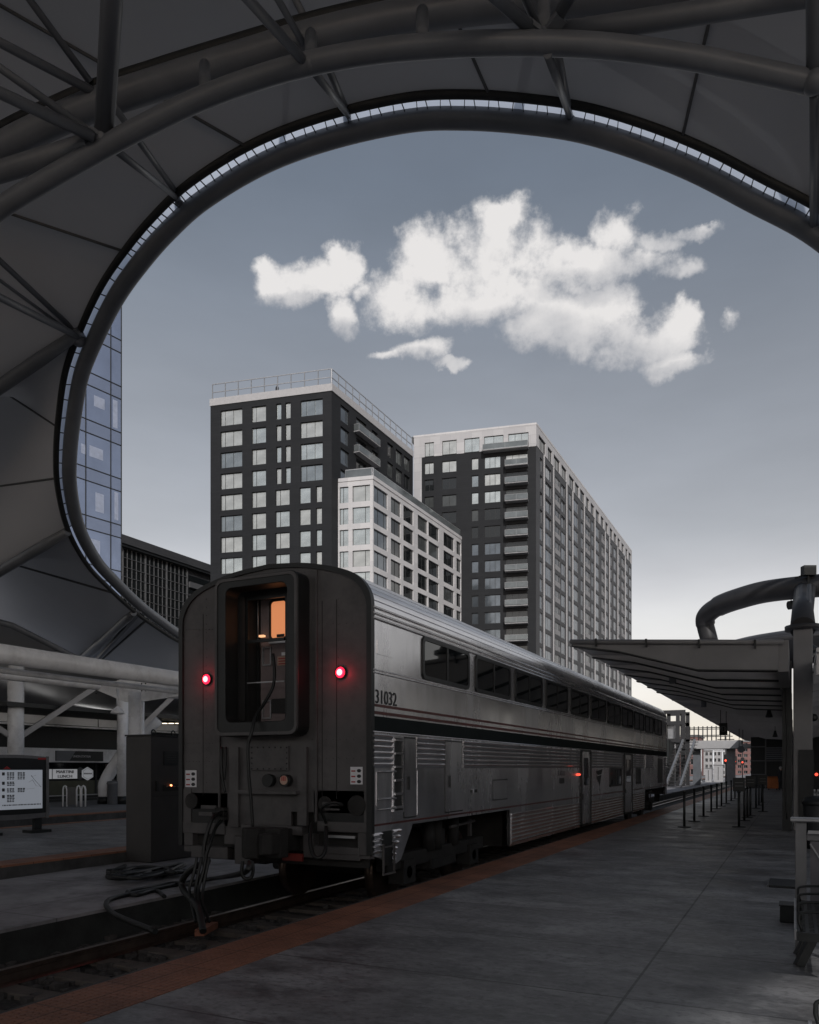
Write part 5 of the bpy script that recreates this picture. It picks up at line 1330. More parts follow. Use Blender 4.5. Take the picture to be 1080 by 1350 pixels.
MB().box(x0+.12, x0+1.48, YB+.03, YB+.045, .12, zr_(1109)).build('infill_panel', glass('translucent panel', (.16, .15, .165), .3, .1), t)
MB().beam((x0+.12, YB+.02, zr_(1112)), (x0+.6, YB+.02, .12), .03, .012).build('brace', M['galv'], t)
def bench(y0, y1, label, x0=.02):
    L_ = y1-y0; t = thing('bench', (x0, y0, 0), label, 'bench', 'perforated metal benches along the platform')
    zs_ = .45; W_ = .5
    st_ = MB()
    n, m_ = 9, int(L_/.055)
    # perforated seat: bars in both directions leave square holes
    for k in range(n+1): x = x0+W_*k/n; st_.box(x-.012, x+.012, y0, y1, zs_-.012, zs_)
    for k in range(m_+1): y = y0+L_*k/m_; st_.box(x0, x0+W_, y-.012, y+.012, zs_-.011, zs_-.001)
    st_.build('seat', M['black'], t)
    MB().box(x0-.03, x0-.013, y0-.01, y1+.01, zs_-.06, zs_+.015).build('side_rail', M['galv'], t, bevel=.004)
    MB().box(x0-.01, x0+W_, y0-.03, y0-.013, zs_-.06, zs_).build('front_rail', M['black'], t)
    bk = MB()
    for k in range(8): z = zs_+.08+.05*k; bk.beam((x0+W_+.02+.02*k, y0, z), (x0+W_+.02+.02*k, y1, z), .02, .03)
    bk.build('backrest', M['black'], t)
    for k in range(4):
        y = y0+.05+(L_-.1)*k/3
        MB().tube(spline([(x0+.02, y, zs_), (x0+.0, y, zs_+.08), (x0+.05, y, zs_+.13), (x0+.4, y, zs_+.14), (x0+W_, y, zs_+.1)], 5), .01, 8).build('armrest', M['black'], t)
    for y in (y0+1.0, y1-.05):
        MB().beam((x0+.2, y, zs_-.02), (x0+.0, y-.1, .0), .05, .07).build('leg', M['black'], t); MB().beam((x0+.3, y, zs_-.02), (x0+.5, y-.1, .0), .05, .07).build('leg', M['black'], t)
    return t
bench(6.15, 7.6, 'black perforated metal bench in front of the grey railing', .03)
bench(2.35, 3.95, 'near black bench of which only a corner shows at bottom right', .085)
t = thing('litter_bin', (.42, 17.5, 0), 'black round litter bin standing in front of the canopy column', 'bin')
MB().lathe((.42, 17.5, 0), [(.22, 0), (.25, .05), (.26, .85), (.24, .88), (.0, .89)], 20).build('drum', M['black'], t)
MB().lathe((.42, 17.5, 0), [(.275, .86), (.29, .9), (.24, 1.0), (.1, 1.04), (0, 1.04)], 20).build('lid', M['black'], t)
p = gnd(1038, 1217); o = thing('electrical_box', (p.x, p.y, 0), 'low black electrical box on the platform beside the bench', 'box')
MB().box(p.x-.07, p.x+.12, p.y, p.y+.25, 0, .17).build('case', M['black'], o, bevel=.01); MB().box(p.x-.078, p.x+.128, p.y-.008, p.y+.258, .172, .185).build('lid', M['gasket'], o)
p = gnd(1032, 1171); o = thing('floor_hatch', (p.x, p.y, 0), 'flat dark raised service hatch on the platform behind the electrical box', 'hatch')
MB().box(p.x-.17, p.x+.17, p.y, p.y+.75, 0, .03).build('plate', M['gasket'], o, bevel=.008); MB().box(p.x-.19, p.x-.172, p.y-.01, p.y+.76, 0, .034).build('edge_angle', M['benchgrey'], o)
# ------------------------------------------------------------------ footbridge, lamp posts and city at the far end
fb_ = thing('footbridge', (-9, 84, 0), 'grey station footbridge with railings, stair and lift frame beyond the train', 'footbridge')
q = lambda px, py, s=84: ony(s, px, py)
a, b = q(898, 986), q(986, 975.5)
MB().box(a.x-3, b.x-.6, 84, 87.5, a.z-.1, b.z).build('deck', M['panelgrey'], fb_)
MB().box(b.x-.59, b.x+2.2, 84, 87.5, a.z-.05, b.z-.4).build('deck_end', M['panelgrey'], fb_)
for y in (84.05, 87.4):
    rl = MB(); rl.box(a.x, q(963, 960).x, y-.04, y+.04, q(900, 970).z-.04, q(900, 970).z+.04); rl.box(a.x, q(953, 960).x, y-.04, y+.04, q(900, 960).z-.04, q(900, 960).z+.04); rl.box(a.x, a.x+.08, y-.038, y+.038, q(900, 970).z+.04, q(900, 960).z-.04); rl.build('railing', M['gasket'], fb_)

for k in range(12):
    x = a.x+(q(962, 960).x-a.x)*k/11; MB().box(x-.05, x+.05, 84, 84.1, b.z, q(900, 958).z).build('railing_post', M['gasket'], fb_)
for px, w_ in ((917, .35), (962.5, .4), (884, .3)): x = q(px, 1000).x; MB().box(x-w_, x+w_, 85, 85.8, -.2, a.z-.1).build('column', M['steel_dark'] if px < 950 else M['slab'], fb_)
lf = MB(); x0, x1 = q(882, 1000).x, q(907, 1000).x
for x in (x0, (x0+x1)/2+.4, x1):
    for y in (80.5, 83.9): lf.box(x-.18, x+.18, y-.1, y+.1, -.2, q(900, 941).z)
for py in (941, 955, 977): z = q(900, py).z; lf.box(x0-.18, x1+.18, 80.39, 80.6, z-.2, z+.15); lf.box(x0-.18, x1+.18, 83.8, 84.01, z-.2, z+.15)
lf.build('lift_frame', M['paint_dark'], fb_)
MB().box(x0+.3, (x0+x1)/2, 81, 83.5, q(900, 976).z, q(900, 958).z).build('lift_car', M['galv'], fb_)
stx = MB()
z1 = q(900, 978).z
stx.beam((q(882, 1030, 76).x, 74, -.1), (q(900, 980, 80).x, 80.5, z1), .18, .35); stx.beam((q(889, 1030, 76).x+.8, 74, -.1), (q(904, 980, 80).x+.8, 80.5, z1), .18, .35)
stx.build('stair', M['galv'], fb_)
tr_ = MB()
for k in range(14):
    u = (k+.5)/14; p = Vector((q(885, 1030, 76).x+.3, 74, -.1)).lerp(Vector((q(902, 980, 80).x+.3, 80.5, z1)), u); tr_.box(p.x-1, p.x+1, p.y-.15, p.y+.15, p.z-.03, p.z+.03)
tr_.build('stair_treads', M['paint_dark'], fb_)
MB().box(q(876, 1000, 80).x-3.5, q(884, 1000, 80).x, 79, 83, -.2, q(876, 976, 80).z).build('stair_wall', M['black'], fb_)
lp_ = None
for k, (px, pyb, pyt, d) in enumerate(((902, 1035, 977, 81), (924, 1031, 983, 98), (940.5, 1029, 987, 109), (952.5, 1027.3, 990, 120))):
    p = gnd(px, pyb, -.21); lb = 'white T-shaped platform lamp post, %s from the train' % ordn[k].replace('first and nearest', 'nearest')
    if lp_ is None:
        lp_ = thing('lamp_post', (0, 0, 0), lb, 'lamp post', 'white lamp posts on the far platform')
        MB().tube([(0, 0, 0), (0, 0, 4.3)], .11, 10).build('pole', M['steel_white'], lp_)
        MB().box(-1.25, 1.25, -.2, .2, 4.3, 4.45).build('arm', M['steel_white'], lp_, bevel=.03); MB().box(-.25, .25, -.25, .25, 0, .12).build('base', M['steel_white'], lp_)
        lp_.location = p
    else:
        c = copy_tree(lp_); c.location = p; c['label'] = lb
# pale equipment cabinets
for k, (px0, px1, py0, py1, d) in enumerate(((930, 938, 1029, 1013, 115), (941, 953, 1028, 1009, 118))):
    s_ = d*.9; u, w = ony(s_, px0, py0), ony(s_, px1, py1)
    t = thing('equipment_cabinet', (u.x, s_, -.2), ('narrow' if k == 0 else 'wide')+' pale equipment cabinet on the far platform between lamp posts', 'cabinet', 'pale cabinets')
    MB().box(u.x, w.x, s_, s_+1.2, -.2, w.z).build('case', M['panelgrey'], t); MB().box((u.x+w.x)/2-.03, (u.x+w.x)/2+.03, s_-.02, s_-.001, 0, w.z-.2).build('door_gap', M['gasket'], t)
    MB().box(u.x-.08, w.x+.08, s_-.08, s_+1.28, w.z+.002, w.z+.1).build('lid', M['slab'], t)
# far brick and concrete buildings
def far_building(px0, px1, pytop, s, mt, label, rows, cols, depth=14, glow=True, z0=-.75, gm='glass_dark'):
    a = ony(s, px0, 1000).x; b = ony(s, px1, 1000).x; zt_ = ony(s, (px0+px1)/2, pytop).z
    t = thing('city_building', (a, s, z0), label, 'building', 'buildings beyond the far end of the platforms')
    wl_ = MB(); rc = []; Wd = b-a; hh = zt_-z0
    for r in range(rows):
        for c in range(cols):
            x0 = Wd*(c+.2)/cols; x1 = Wd*(c+.8)/cols; za = z0+hh*(r+.25)/rows; zb_ = z0+hh*(r+.8)/rows; rc.append((x0, x1, za, zb_))
    facade(wl_, Vector((a, s, 0)), Vector((1, 0, 0)), Vector((0, -1, 0)), Wd, z0, zt_, rc)
    wl_.box(a, b, s+.5, s+depth, z0, zt_-.01); wl_.build('wall', M[mt], t)
    for r in rc: put_window(t, Vector((a, s, 0)), Vector((1, 0, 0)), Vector((0, -1, 0)), *r, (.5,), 'frame_white', gm)
    MB().box(a-.3, b+.3, s-.3, s+depth, zt_+.002, zt_+.5).build('roof', M['slab'], t)
    return t
far_building(828, 920, 972, 205, 'brick', 'low reddish brick building far beyond the footbridge, behind the lift frame', 4, 8)
far_building(918, 962, 990, 240, 'panelgrey', 'pale low building far down the line behind the white lamp posts', 4, 8)
far_building(955, 1012, 978, 270, 'brick', 'reddish brick building far down the line under the canopy end', 6, 7)
far_building(1012, 1160, 965, 300, 'panelgrey', 'wide pale far building to the right of the kiosk', 6, 10)
# white roofs right of the column
t = thing('far_canopy', (5, 44, 0), 'layered pale canopy roofs seen right of the dark column', 'canopy')
for k in range(4):
    p = W(1120, 872+16*k, 30+9*k); MB().box(p.x-1.9-.4*k, p.x+8, p.y, p.y+5, p.z-.25, p.z).build('roof', M['panelgrey'], t)
    MB().box(p.x+3, p.x+3.3, p.y+2, p.y+2.3, 0, p.z-.26).build('column', M['steel_white'], t)
t = thing('signal_lamp', W(1076, 1021, 45), 'small red tail lamp glowing at the right edge beyond the column', 'signal')
p = W(1076.5, 1021, 45); MB().sphere(p, .09, nu=10, nv=6).build('lens', M['smallred'], t)
MB().box(p.x-.2, p.x+.2, p.y+.06, p.y+.16, p.z-.3, p.z+.3).build('housing', M['black'], t); MB().box(p.x-.05, p.x+.05, p.y+.07, p.y+.14, 0, p.z-.3).build('post', M['black'], t)

# added unseen dark walls, right and behind, that cut light and darken car reflections
sw = thing('station_wing', (16, 60, 0), 'long low dark brick station wing beyond the right platform canopies', 'building')
wl_ = MB(); rc = [(4+6*k, 7.5+6*k, .9+3.6*r, 3.2+3.6*r) for k in range(38) for r in range(1)]
facade(wl_, Vector((19, -50, 0)), Vector((0, 1, 0)), Vector((-1, 0, 0)), 240, 0, 5.2, rc); wl_.box(19.4, 30, -50, 190, 0, 5.19)
wl_.box(-60, 30, -62, -54, 0, 11); wl_.build('wall', mat('dark brick', (.05, .032, .028), .85, vary=.3, scale=1), sw)
g_ = MB()
for x0, x1, z0, z1 in rc: g_.obox((19, -50, 0), Vector((0, 1, 0)), Vector((-1, 0, 0)), z0, z1, x0, x1, -.25, -.2)
g_.build('window_glass', M['glass_dark'], sw)['kind'] = 'stuff'
MB().box(18.6, 30.4, -50.4, 190.4, 5.2, 5.5).build('roof', M['slab'], sw)

sm0 = None
for k, (px, s_, w_) in enumerate(((957, 96, 'nearest'), (969, 112, 'middle'), (979, 128, 'farthest'))):
    x = ony(s_, px, 1000).x; lb = 'thin dark signal mast with a small red lamp beyond the footbridge, %s of three' % w_
    if sm0 is None:
        sm0 = thing('signal_mast', (0, 0, 0), lb, 'signal', 'signal masts beyond the footbridge')
        MB().tube([(0, 0, 0), (0, 0, 5.4)], .07, 8).build('mast', M['paint_dark'], sm0); MB().box(-.25, .25, -.12, .12, 2.2, 3.3).build('head', M['black'], sm0, bevel=.03)
        MB().sphere((0, -.14, 2.6), .13, nu=10, nv=6).build('lens', M['smallred'], sm0); MB().beam((-.9, 0, 5.0), (.9, 0, 5.0), .08, .1).build('bracket', M['paint_dark'], sm0)
        sm0.location = (x, s_, -.2)
    else: c = copy_tree(sm0); c.location = (x, s_, -.2); c['label'] = lb
# ------------------------------------------------------------------ left side: cabinet, hoses, white tubes, map board, concourse
t = thing('power_cabinet', (-10.95, 11.2, -.21), 'tall dark power cabinet with small lit switch row beside the car end', 'cabinet')
c0_ = W(199, 1139, 14.83)
x1, y0 = c0_.x, c0_.y
q = lambda px, py: onx(x1, px, py)
y1 = y0+1.7; x0 = ony(y0, 166, 1050).x
MB().box(x0, x1, y0, y1, -.2, 2.2).build('case', M['cab'], t, bevel=.015)
MB().box(x0-.015, x1+.015, y0-.015, y1+.015, 2.202, 2.23).build('lid', M['gasket'], t)
def sidebox(px0, px1, py0, py1, name, m, d=.012, parent=None):
    a, b = q(px0, py0), q(px1, py1); return MB().box(x1+.0015, x1+d, a.y, b.y, a.z, b.z).build(name, M[m], parent or t)
for z in (1.05,): MB().box(x1+.001, x1+.004, y0+.03, y1-.03, z, z+.012).build('door_gap', M['black'], t)
nt = sidebox(216, 235, 1009, 991, 'notice_plate', 'black')
for k in range(5):
    a, b = q(219, 1005-3*k), q(232, 1004.2-3*k); MB().box(x1+.013, x1+.0145, a.y, b.y, a.z, b.z).build('notice_line', M['cab'], nt)
sp_ = sidebox(215, 237, 1043, 1034, 'switch_panel', 'black')
for k in range(4):
    a = q(219+5*k, 1037); MB().sphere((x1+.02, a.y, a.z), .018, nu=8, nv=5).build('switch', M['endgrey'], sp_)
a = q(224.5, 1035.5); MB().sphere((x1+.022, a.y, a.z), .022, nu=8, nv=5).build('indicator_lamp', emis('amber indicator', (1, .3, .12), 5), sp_)
MB().box(x1+.001, x1+.03, y0+.12, y0+.17, 1.15, 1.35).build('handle', M['black'], t)
for px in (204, 230):
    a = q(px, 966); rp = [(a.x-.03, a.y+.05*math.cos(i*PI/6), 2.27+.05*math.sin(i*PI/6)) for i in range(12)]
    MB().tube(rp, .014, 6, closed=True).build('lifting_eye', M['black'], t)
# hoses: coils on the apron and loops from the car end
def hose(pts, r, label, grp='black cables lying on the apron'):
    o = MB().tube(spline(pts, 8), r, 8).build('cable', M['rubber']); tag(o, label, 'cable', grp); return o
G = lambda px, py, z=.03: gnd(px, py, -.21+z)
hose([G(165, 1141), G(150, 1148), G(142, 1156), G(165, 1158), G(200, 1152), G(235, 1148), G(262, 1150)], .035, 'black cable in the heap at the foot of the cabinet, outermost loop')
pile = [[(140+random.uniform(0, 12), 1150+random.uniform(-6, 6)), (175+random.uniform(-10, 10), 1140+random.uniform(0, 20)), (210+random.uniform(-12, 12), 1140+random.uniform(0, 16)), (240+random.uniform(-10, 10), 1138+random.uniform(0, 14)), (215+random.uniform(-10, 10), 1148+random.uniform(-6, 6)), (180, 1150+random.uniform(-8, 8)), (150+random.uniform(-8, 8), 1156)] for k in range(8)]
hp_ = thing('cable_heap', (-9.6, 12.5, -.21), 'tangled heap of black cables at the foot of the dark cabinet', 'cable heap')
for k, pp in enumerate(pile): MB().tube(spline([G(px, py, .03+.03*(k % 4)+.03*random.random()) for px, py in pp], 8), .03, 8).build('cable_loop', M['rubber'], hp_)
hose([W(262, 1140, 8.5), W(248, 1150, 8.6), W(240, 1163, 8.7), W(243, 1175, 8.6), W(252, 1185, 8.3), W(262, 1200, 7.9), W(268, 1228, 7.6)], .035, 'thick black cable dropping from the coupler to the rails', 'cables from the car end')
hose([W(275, 1135, 8.5), G(258, 1165, .35), G(230, 1164), G(185, 1172), G(168, 1176), G(180, 1180), G(205, 1174), G(217, 1182, .02)], .03, 'black cable running from the car end across the apron, inner loop', 'cables from the car end')
hose([W(330, 1136, 8.4), W(322, 1150, 8.5), G(290, 1157, .12), G(250, 1163), G(195, 1174), G(150, 1184), G(140, 1192), G(148, 1203, 0.02), W(165, 1212, 9.0), W(205, 1228, 8.2)], .033, 'long black cable looping over the apron edge down to the track', 'cables from the car end')
for k, (px, x2) in enumerate(((256, 250), (262, 258), (268, 262), (272, 268))):
    hose([W(px+4, 1130, 8.45), W(px, 1150, 8.4), W(x2, 1172, 8.35), W(x2+2-k, 1188, 8.2), W(x2+8, 1215, 7.8)], .016, 'thin black wire hanging under the car end, %s from the left' % ['first', 'second', 'third', 'fourth'][k], 'thin wires under the car end')
hose([W(320, 1135, 8.4), W(319, 1150, 8.4), W(323, 1158, 8.4), W(331, 1157, 8.4), W(334, 1146, 8.4), W(332, 1135, 8.4)], .02, 'short black hose loop hanging under the coupler box', 'cables from the car end')
# rusty tie block and litter between the rails
p = gnd(278, 1228, -.5); o = MB().beam(p+Vector((-.25, .35, .0)), p+Vector((.12, -.35, .06)), .12, .08).build('brake_shoe', mat('rust', (.22, .085, .05), .9, vary=.4)); tag(o, 'rusty iron bar lying between the rails', 'iron bar')
for k, (px, py) in enumerate(((105, 1266), (33, 1286))):
    p = gnd(px, py, -.58); o = MB().lathe((p.x, p.y, p.z), [(0, .09), (.04, .085), (.045, 0), (.0, 0)], 10).build('paper_cup', M['orange']); tag(o, ('farther' if k == 0 else 'nearer')+' crushed orange cup lying in the ballast', 'cup', 'litter in the ballast')
# white tube frame on a column
wt = thing('tube_roof_frame', (-17, 17, 0), 'white steel tube roof frame on a round column, left of the train', 'roof frame')
MB().tube([(-15, 6, 4.0), (-15, 60, 4.0)], .21, 18).build('tube', M['steel_white'], wt)
MB().tube([(-15.5, 6, 3.72), (-15.5, 60, 3.72)], .07, 10).build('tube', M['steel_white'], wt)
MB().tube([(-18.5, 8, 4.04), (-18.5, 60, 4.04)], .15, 16).build('tube', M['steel_white'], wt)
cy = onx(-17, 180, 940).y
MB().tube([(-17, cy, 0), (-17, cy, 3.78)], .22, 18).build('column', M['steel_white'], wt)
MB().prism([(-18.7, 3.95), (-18.7, 4.13), (-15.0, 4.12), (-15.0, 3.62), (-16.6, 3.5), (-17.4, 3.5)], 'y', cy-.04, cy+.04).build('gusset_plate', M['steel_white'], wt)
bl_ = MB()
for x in (-18.55, -16.75, -16.6):
    for z in (3.8, 3.9, 4.0): bl_.sphere((x, cy-.045, z), .025, nu=6, nv=4)
bl_.build('bolts', M['gasket'], wt)['kind'] = 'stuff'
MB().tube([(-16.7, cy-.1, 0.4), (-16.7, cy-.1, 3.5)], .05, 10).build('downpipe', M['steel_white'], wt)
p = onx(-15, 205, 870); MB().box(-15.1, -14.9, 16.5, 22, 4.22, 4.34).build('cable_tray', M['steel_white'], wt)
p = onx(-16.2, 155, 939); t = thing('pendant_lamp', p, 'small white bell lamp hanging on a rod left of the white column', 'lamp')
MB().lathe(p, [(.02, .16), (.05, .14), (.16, .03), (.18, -.03), (.14, -.05), (0, -.05)], 16).build('shade', M['steel_white'], t); MB().tube([p+Vector((0, 0, .15)), (p.x, p.y, 3.7)], .03, 8).build('rod', M['steel_white'], t)
# map board
t = thing('map_board', gnd(40, 1099), 'lit information board with route map and timetable blocks, at the left edge', 'information board')
A_ = W(-36, 1050, 18.1); A_.z = 0; B_ = W(61, 1050, 19.6); B_.z = 0
u = (B_-A_).normalized(); n = Vector((u.y, -u.x, 0)); Lb = (B_-A_).length
bz = lambda py: CAMZ+(HY-py)/FPX*19.2
def bpx(px): return (px+36)/97*Lb
def brd(x0, x1, z0, z1, d0, d1, name, m, parent=None, arch=None):
    mb = MB()
    if arch is None: mb.obox(A_, u, n, z0, z1, x0, x1, d0, d1)
    else:
        k = 14; top = [(x0+(x1-x0)*i/k, z1+arch*math.sin(PI*i/k)) for i in range(k+1)]; bot = [(x1-(x1-x0)*i/k, z0-arch*.6*math.sin(PI*i/k)) for i in range(k+1)]
        pl_ = top+bot; mm_ = len(pl_); vs = []
        for d in (d0, d1): vs += [tuple(A_+u*x+n*d+Vector((0, 0, z))) for x, z in pl_]
        mb.add(vs, [(i, (i+1) % mm_, mm_+(i+1) % mm_, mm_+i) for i in range(mm_)]+[tuple(range(mm_)), tuple(range(2*mm_-1, mm_-1, -1))])
    return mb.build(name, M[m] if isinstance(m, str) else m, parent or t)
brd(0, Lb, bz(1078), bz(998), -.1, .1, 'case', 'benchgrey', arch=.05)
brd(.06, Lb-.07, bz(1072), bz(1001), .1, .108, 'inset', 'black', arch=.03)
brd(Lb-.07, Lb-.0, bz(1079), bz(997), .1, .125, 'edge_post', 'benchgrey')
scr = brd(.1, Lb-.17, bz(1066), bz(1015), .108, .116, 'map_sheet', 'screen')
brd(.1, Lb-.17, bz(1014.5), bz(1012), .108, .113, 'title_strip', 'black')
def mk_(px0, px1, py0, py1, m='ink'): brd(bpx(px0), bpx(px1), bz(py1), bz(py0), .1165, .119, 'print_block', m, scr)
for r, (y0_, y1_) in enumerate(((1018, 1028), (1030, 1037), (1038.5, 1045), (1047, 1058))):
    for cx0 in ((4, 11), (18, 25)) if r in (0, 2) else ((4, 11),):
        for k in range(3):
            for j in range(int((y1_-y0_)/2)):
                w_ = random.uniform(2.0, 3.0); mk_(cx0[0]+k*3.4, cx0[0]+k*3.4+w_, y0_+j*2, y0_+j*2+(1.3 if j else 1.6))
    p = A_+u*bpx(0)+n*.118
    mk_(-2.5, 1, y0_, y0_+4)
for k in range(26): mk_(-2+k*2, -2+k*2+random.uniform(1, 1.7), 1059.5, 1061)
ml_ = MB()
for k, pts in enumerate((((33, 1031), (38, 1028), (43, 1036), (50, 1037)), ((36, 1022), (40, 1027), (50, 1038)), ((30, 1040), (41, 1039)), ((36, 1024), (43, 1022)))):
    for p_, q_ in zip(pts, pts[1:]):
        P0 = A_+u*bpx(p_[0])+n*.118+Vector((0, 0, bz(p_[1]))); P1 = A_+u*bpx(q_[0])+n*.118+Vector((0, 0, bz(q_[1]))); ml_.beam(P0, P1, .018 if k == 1 else .008, .003)
ml_.build('map_lines', M['ink'], scr)
tri = MB(); vs = [tuple(A_+u*bpx(x)+n*d+Vector((0, 0, bz(y)))) for d in (.109, .118) for x, y in ((-1, 1014), (4, 1010), (9, 1014))]
tri.add(vs, [(0, 1, 2), (5, 4, 3), (0, 3, 4, 1), (1, 4, 5, 2), (2, 5, 3, 0)]); tri.build('red_emblem', M['inkred'], t)
brd(bpx(46), bpx(58), bz(1001.5), bz(999), .1, .112, 'name_plate', M['inkred'])
for px in (-18, 48):
    p = A_+u*bpx(px); MB().obox(p, u, n, 0, bz(1076), -.09, .09, -.06, .06).build('leg', M['black'], t); MB().obox(p, u, n, 0, .07, -.26, .26, -.2, .2).build('foot', M['black'], t)
# concourse
cc_ = thing('concourse_building', (-32, 40, 0), 'station concourse front with pale beam, dark glazing and white panel soffit, behind the map board', 'building')
XW = -31.0
MB().box(XW-8, XW, -5, 130, -.1, 3.4).build('back_wall', M['frame_black'], cc_)
on = lambda px, py, x=XW: onx(x, px, py)
for y in range(12, 60, 4):
    MB().box(XW, XW+.06, y-.05, y+.05, .3, 1.84).build('shop_mullion', M['frame_black'], cc_)
    MB().box(XW+.001, XW+.03, y+.05, y+3.95, .32, .98).build('shop_panel', M['olive'], cc_)
    MB().box(XW+.001, XW+.025, y+.05, y+3.95, 1.0, 1.8).build('shop_glass', M['glass_dark'], cc_)
    if (y//4) % 2: MB().box(XW+.026, XW+.034, y+.6, y+2.9, 1.58, 1.78).build('red_shop_sign', M['brick'], cc_)
MB().box(XW+.06, XW+.12, -5, 130, .26, .31).build('kick_rail', M['galv'], cc_); MB().box(XW+.001, XW+.2, -5, 130, 0, .12).build('plinth', M['black'], cc_)
xb = -29.5
MB().box(xb-.35, xb, -5, 130, 1.84, 2.46).build('pale_beam', M['steel_white'], cc_)
MB().box(xb-1.4, xb-.351, -5, 130, 2.44, 2.5).build('ledge', M['gasket'], cc_)
a, b = on(73, 1003, xb), on(135, 991, xb)
sg = MB().box(xb+.002, xb+.06, a.y, b.y, a.z, b.z).build('station_sign', M['black'], cc_)
MB().prism([(a.y, a.z), (a.y+.7, a.z), (a.y+1.05, b.z), (a.y, b.z)], 'x', xb+.061, xb+.066).build('sign_flash', M['steel_dark'], sg)
p = on(95, 998.5, xb); p2 = on(118, 996, xb)
text_mesh('UNION STATION', p2.y-p.y, p2.z-p.z, 'sign_text', M['white'], sg, lambda u_, v_: (xb+.07, p.y+u_, p.z+v_))
a, b = on(60, 1027, XW+.3), on(102, 1014, XW+.3)
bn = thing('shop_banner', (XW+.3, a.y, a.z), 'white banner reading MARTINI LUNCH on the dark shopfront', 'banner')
MB().box(XW+.25, XW+.3, a.y-4, b.y, a.z, b.z).build('sheet', emis('backlit sheet', (.62, .63, .66), .3), bn)  # sheet given its own glow in place of light falling on it
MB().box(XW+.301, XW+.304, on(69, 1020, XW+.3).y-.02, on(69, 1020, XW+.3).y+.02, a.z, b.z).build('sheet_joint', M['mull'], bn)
for s_, p0_, p1_, y0_, y1_ in (('MARTINI', 74, 96.5, 1019.5, 1015.5), ('LUNCH', 76, 94.5, 1025.5, 1021.5)):
    p, p2 = on(p0_, y0_, XW+.3), on(p1_, y1_, XW+.3)
    for d in (0, .035): text_mesh(s_, p2.y-p.y, p2.z-p.z, 'lettering', M['ink'], bn, lambda u_, v_, d=d: (XW+.306+d*.02, p.y+u_+d, p.z+v_))
p = on(62, 1024, XW+.3); text_mesh('Y', .25, .3, 'lettering', M['ink'], bn, lambda u_, v_: (XW+.306, p.y-.3+u_, p.z+.1+v_))
c = on(116, 1020, XW+.3); R6 = .32
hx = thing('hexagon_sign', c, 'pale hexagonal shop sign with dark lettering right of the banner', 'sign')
MB().prism([(c.y+R6*1.15*math.sin(i*PI/3), c.z+R6*math.cos(i*PI/3)) for i in range(6)], 'x', XW+.25, XW+.3).build('plate', emis('backlit plate', (.6, .62, .66), .26), hx)  # plate emits a little, glow added to brighten it like the banner
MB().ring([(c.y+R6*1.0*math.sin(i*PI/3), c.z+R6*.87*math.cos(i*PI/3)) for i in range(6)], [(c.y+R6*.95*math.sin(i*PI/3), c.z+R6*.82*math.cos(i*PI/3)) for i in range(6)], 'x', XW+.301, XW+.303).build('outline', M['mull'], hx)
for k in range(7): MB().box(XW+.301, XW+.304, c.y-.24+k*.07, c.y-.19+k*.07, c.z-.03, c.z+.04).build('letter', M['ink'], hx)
MB().box(XW+.1, XW+.25, c.y-.04, c.y+.04, c.z-.04, c.z+.04).build('bracket', M['frame_black'], hx)
# upper soffit panels and light strip
for k in range(14):
    y = 6+6*k; MB().box(-33.6, -33.0, y+.04, y+5.96, 3.75, 4.3).build('soffit_panel', M['panelgrey'], cc_)
MB().box(-34, -33.61, -5, 130, 3.4, 4.36).build('soffit_backing', M['steel_dark'], cc_)
MB().box(-33.0, -32.7, -5, 130, 3.62, 3.7).build('eave_trim', M['steel_white'], cc_)
for k in range(10): MB().box(-32.6, -32.3, 8+5*k, 11.6+5*k, 4.42, 4.5).build('light_strip', M['striplight'], cc_)
MB().box(-32.7, -32.6, -5, 130, 4.36, 4.6).build('light_rail', M['gasket'], cc_)
rows = [[(-26.5-24*v/8, 4+80*u_/20, 5.0+2.3*max(0, min(1, (27-4-4*u_)/8))-.2*v/8-.7*math.sin(PI*v/8)*math.sin(PI*u_/5)**2) for v in range(9)] for u_ in range(21)]
cm_ = thing('concourse_canopy', (-27, 40, 0), 'grey membrane canopy over the station concourse behind the white tubes', 'canopy')
MB().grid(rows).build('membrane', M['membrane'], cm_, recalc=False)
MB().tube([Vector(r_[0])-Vector((0, 0, .05)) for r_ in rows], .12, 10).build('edge_tube', M['steel_dark'], cm_)
# inclined columns carrying the concourse canopy
def ycol(px, pyb, h, label, lean=None, r=.26):
    p = gnd(px, pyb) if pyb else None
    t = thing('concourse_column', p, label, 'column', 'white columns of the concourse')
    MB().tube([p+Vector((0, 0, .35)), p+Vector((0, 0, h))], r, 16).build('shaft', M['steel_white'], t); MB().tube([p, p+Vector((0, 0, .35))], r*1.05, 16).build('plinth', M['black'], t)
    if lean:
        for (dx, dy, z0_, z1_) in lean: MB().beam(p+Vector((0, 0, z0_)), p+Vector((dx, dy, z1_)), .22, .2).build('brace', M['panelgrey'], t)
    return t
ycol(162.5, 1060, 5.6, 'white round concourse column next to the dark cabinet', [(1.5, 1.5, 2.6, 4.8)])
ycol(21, 1066, 6, 'white round concourse column behind the map board with a diagonal brace', [(1.2, 3.2, 2.7, 5.2), (-1.5, -3, 2.7, 5.0)], .3)
p = gnd(138, 1059.5); t = thing('curved_strut', p, 'pale curved strut column leaning over beside the bicycle rack', 'column')
a_ = [p+Vector((0, 0, .3)), p+Vector((0.02, .0, .9)), p+Vector((.15, .35, 1.6)), p+Vector((.6, .9, 2.6)), p+Vector((1.6, 1.6, 3.8))]
MB().tube(spline(a_, 6), .27, 14).build('shaft', M['steel_white'], t); MB().tube([p, p+Vector((0, 0, .3))], .3, 14).build('plinth', M['black'], t)
p = gnd(151, 1060); t = thing('litter_bin', p, 'grey round litter bin between the concourse columns', 'bin')
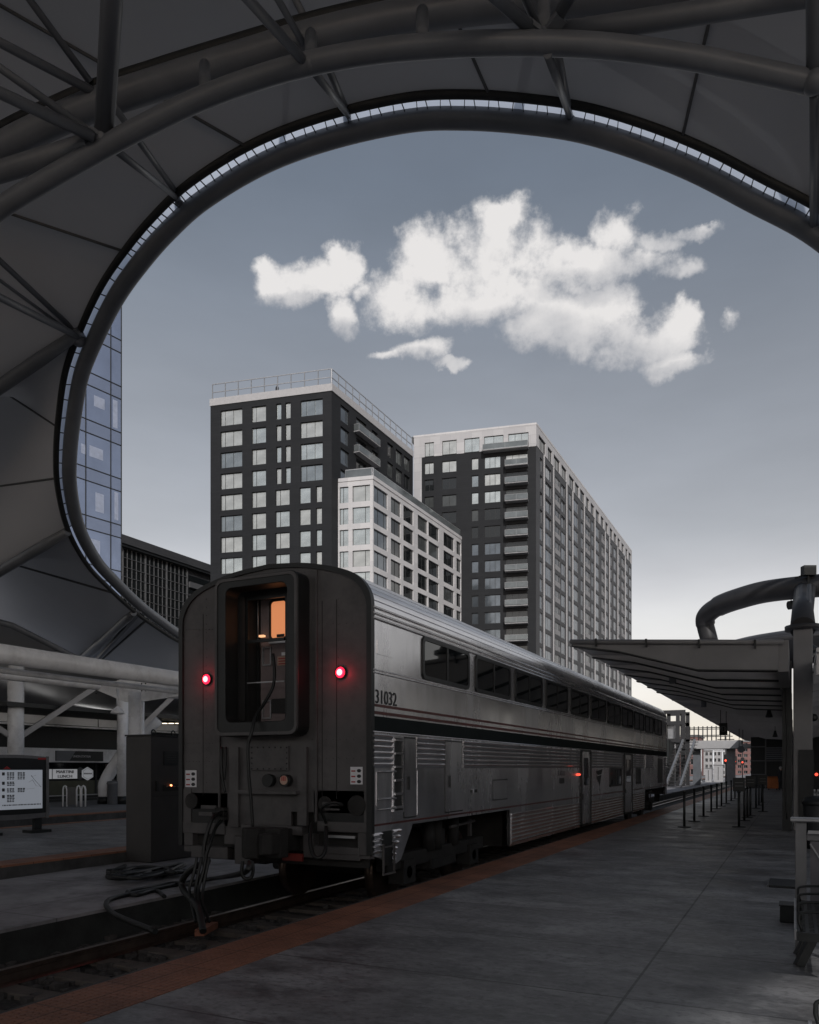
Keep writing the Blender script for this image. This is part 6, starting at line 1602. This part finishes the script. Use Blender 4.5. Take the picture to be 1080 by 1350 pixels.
MB().lathe(p, [(.28, 0), (.3, .05), (.3, .85), (.33, .9), (.3, 1.0), (0, 1.05)], 16).build('drum', M['steel_dark'], t); MB().lathe(p+Vector((0, 0, 1.05)), [(.1, -.02), (.1, .03), (0, .04)], 10).build('lid_knob', M['gasket'], t)
# hoop rack
p = gnd(98, 1063.5); t = thing('barrier_rack', p, 'small barrier of pale steel hoops in front of the shopfront', 'barrier')
for dx in (-.46, .1, .3):
    b_ = p+RT*(dx*1.0); hp = [b_, b_+Vector((0, 0, .7)), b_+Vector((0, 0, .82))+RT*.03, b_+Vector((0, 0, .86))+RT*.08, b_+Vector((0, 0, .82))+RT*.13, b_+Vector((0, 0, .7))+RT*.16, b_+RT*.16]
    MB().tube(hp, .035, 8).build('hoop', M['steel_white'], t)
mb = MB(); mb.obox(p, RT, -FW, .08, .8, -.3, .12, -.02, .02); mb.build('mesh_panel', mat('rack panel', (.1, .1, .1), .6), t)
# low yellow-green post box further right, and stacked white stools
p = gnd(153, 1058.5); o = thing('white_stool', p, 'stack of small white frames beside the round concourse column', 'frame stack')
for k in range(3): MB().ring([(p.x-.15, p.z+.05+.22*k), (p.x+.15, p.z+.05+.22*k), (p.x+.15, p.z+.2+.22*k), (p.x-.15, p.z+.2+.22*k)], [(p.x-.1, p.z+.08+.22*k), (p.x+.1, p.z+.08+.22*k), (p.x+.1, p.z+.17+.22*k), (p.x-.1, p.z+.17+.22*k)], 'y', p.y-.02, p.y+.15).build('frame', M['white'], o)
for k in range(3):
    p = onx(-28.5, 217+9*k, 954); t = thing('soffit_light', p, 'small round lit downlight under the concourse roof, %s from the train' % ['third', 'second', 'nearest'][k], 'light', 'concourse downlights')
    MB().tube([(p.x, p.y, p.z+.02), (p.x, p.y, p.z)], .14, 14).build('lens', M['downlight'], t); MB().tube([(p.x, p.y, p.z+.02), (p.x, p.y, p.z+.15)], .18, 14).build('housing', M['gasket'], t)
MB().box(-30.5, -26.8, 20, 110, onx(-28.5, 217, 954).z+.14, onx(-28.5, 217, 954).z+.3).build('entrance_soffit', M['frame_black'], cc_)
# rooftop figure on the charcoal tower
pt = A0+UL*mx_(357, 437, 118)+UV*1.6
make_person((pt.x, pt.y, 59.3), 'tiny dark figure standing behind the railing on the charcoal tower roof', 1.75, .4)
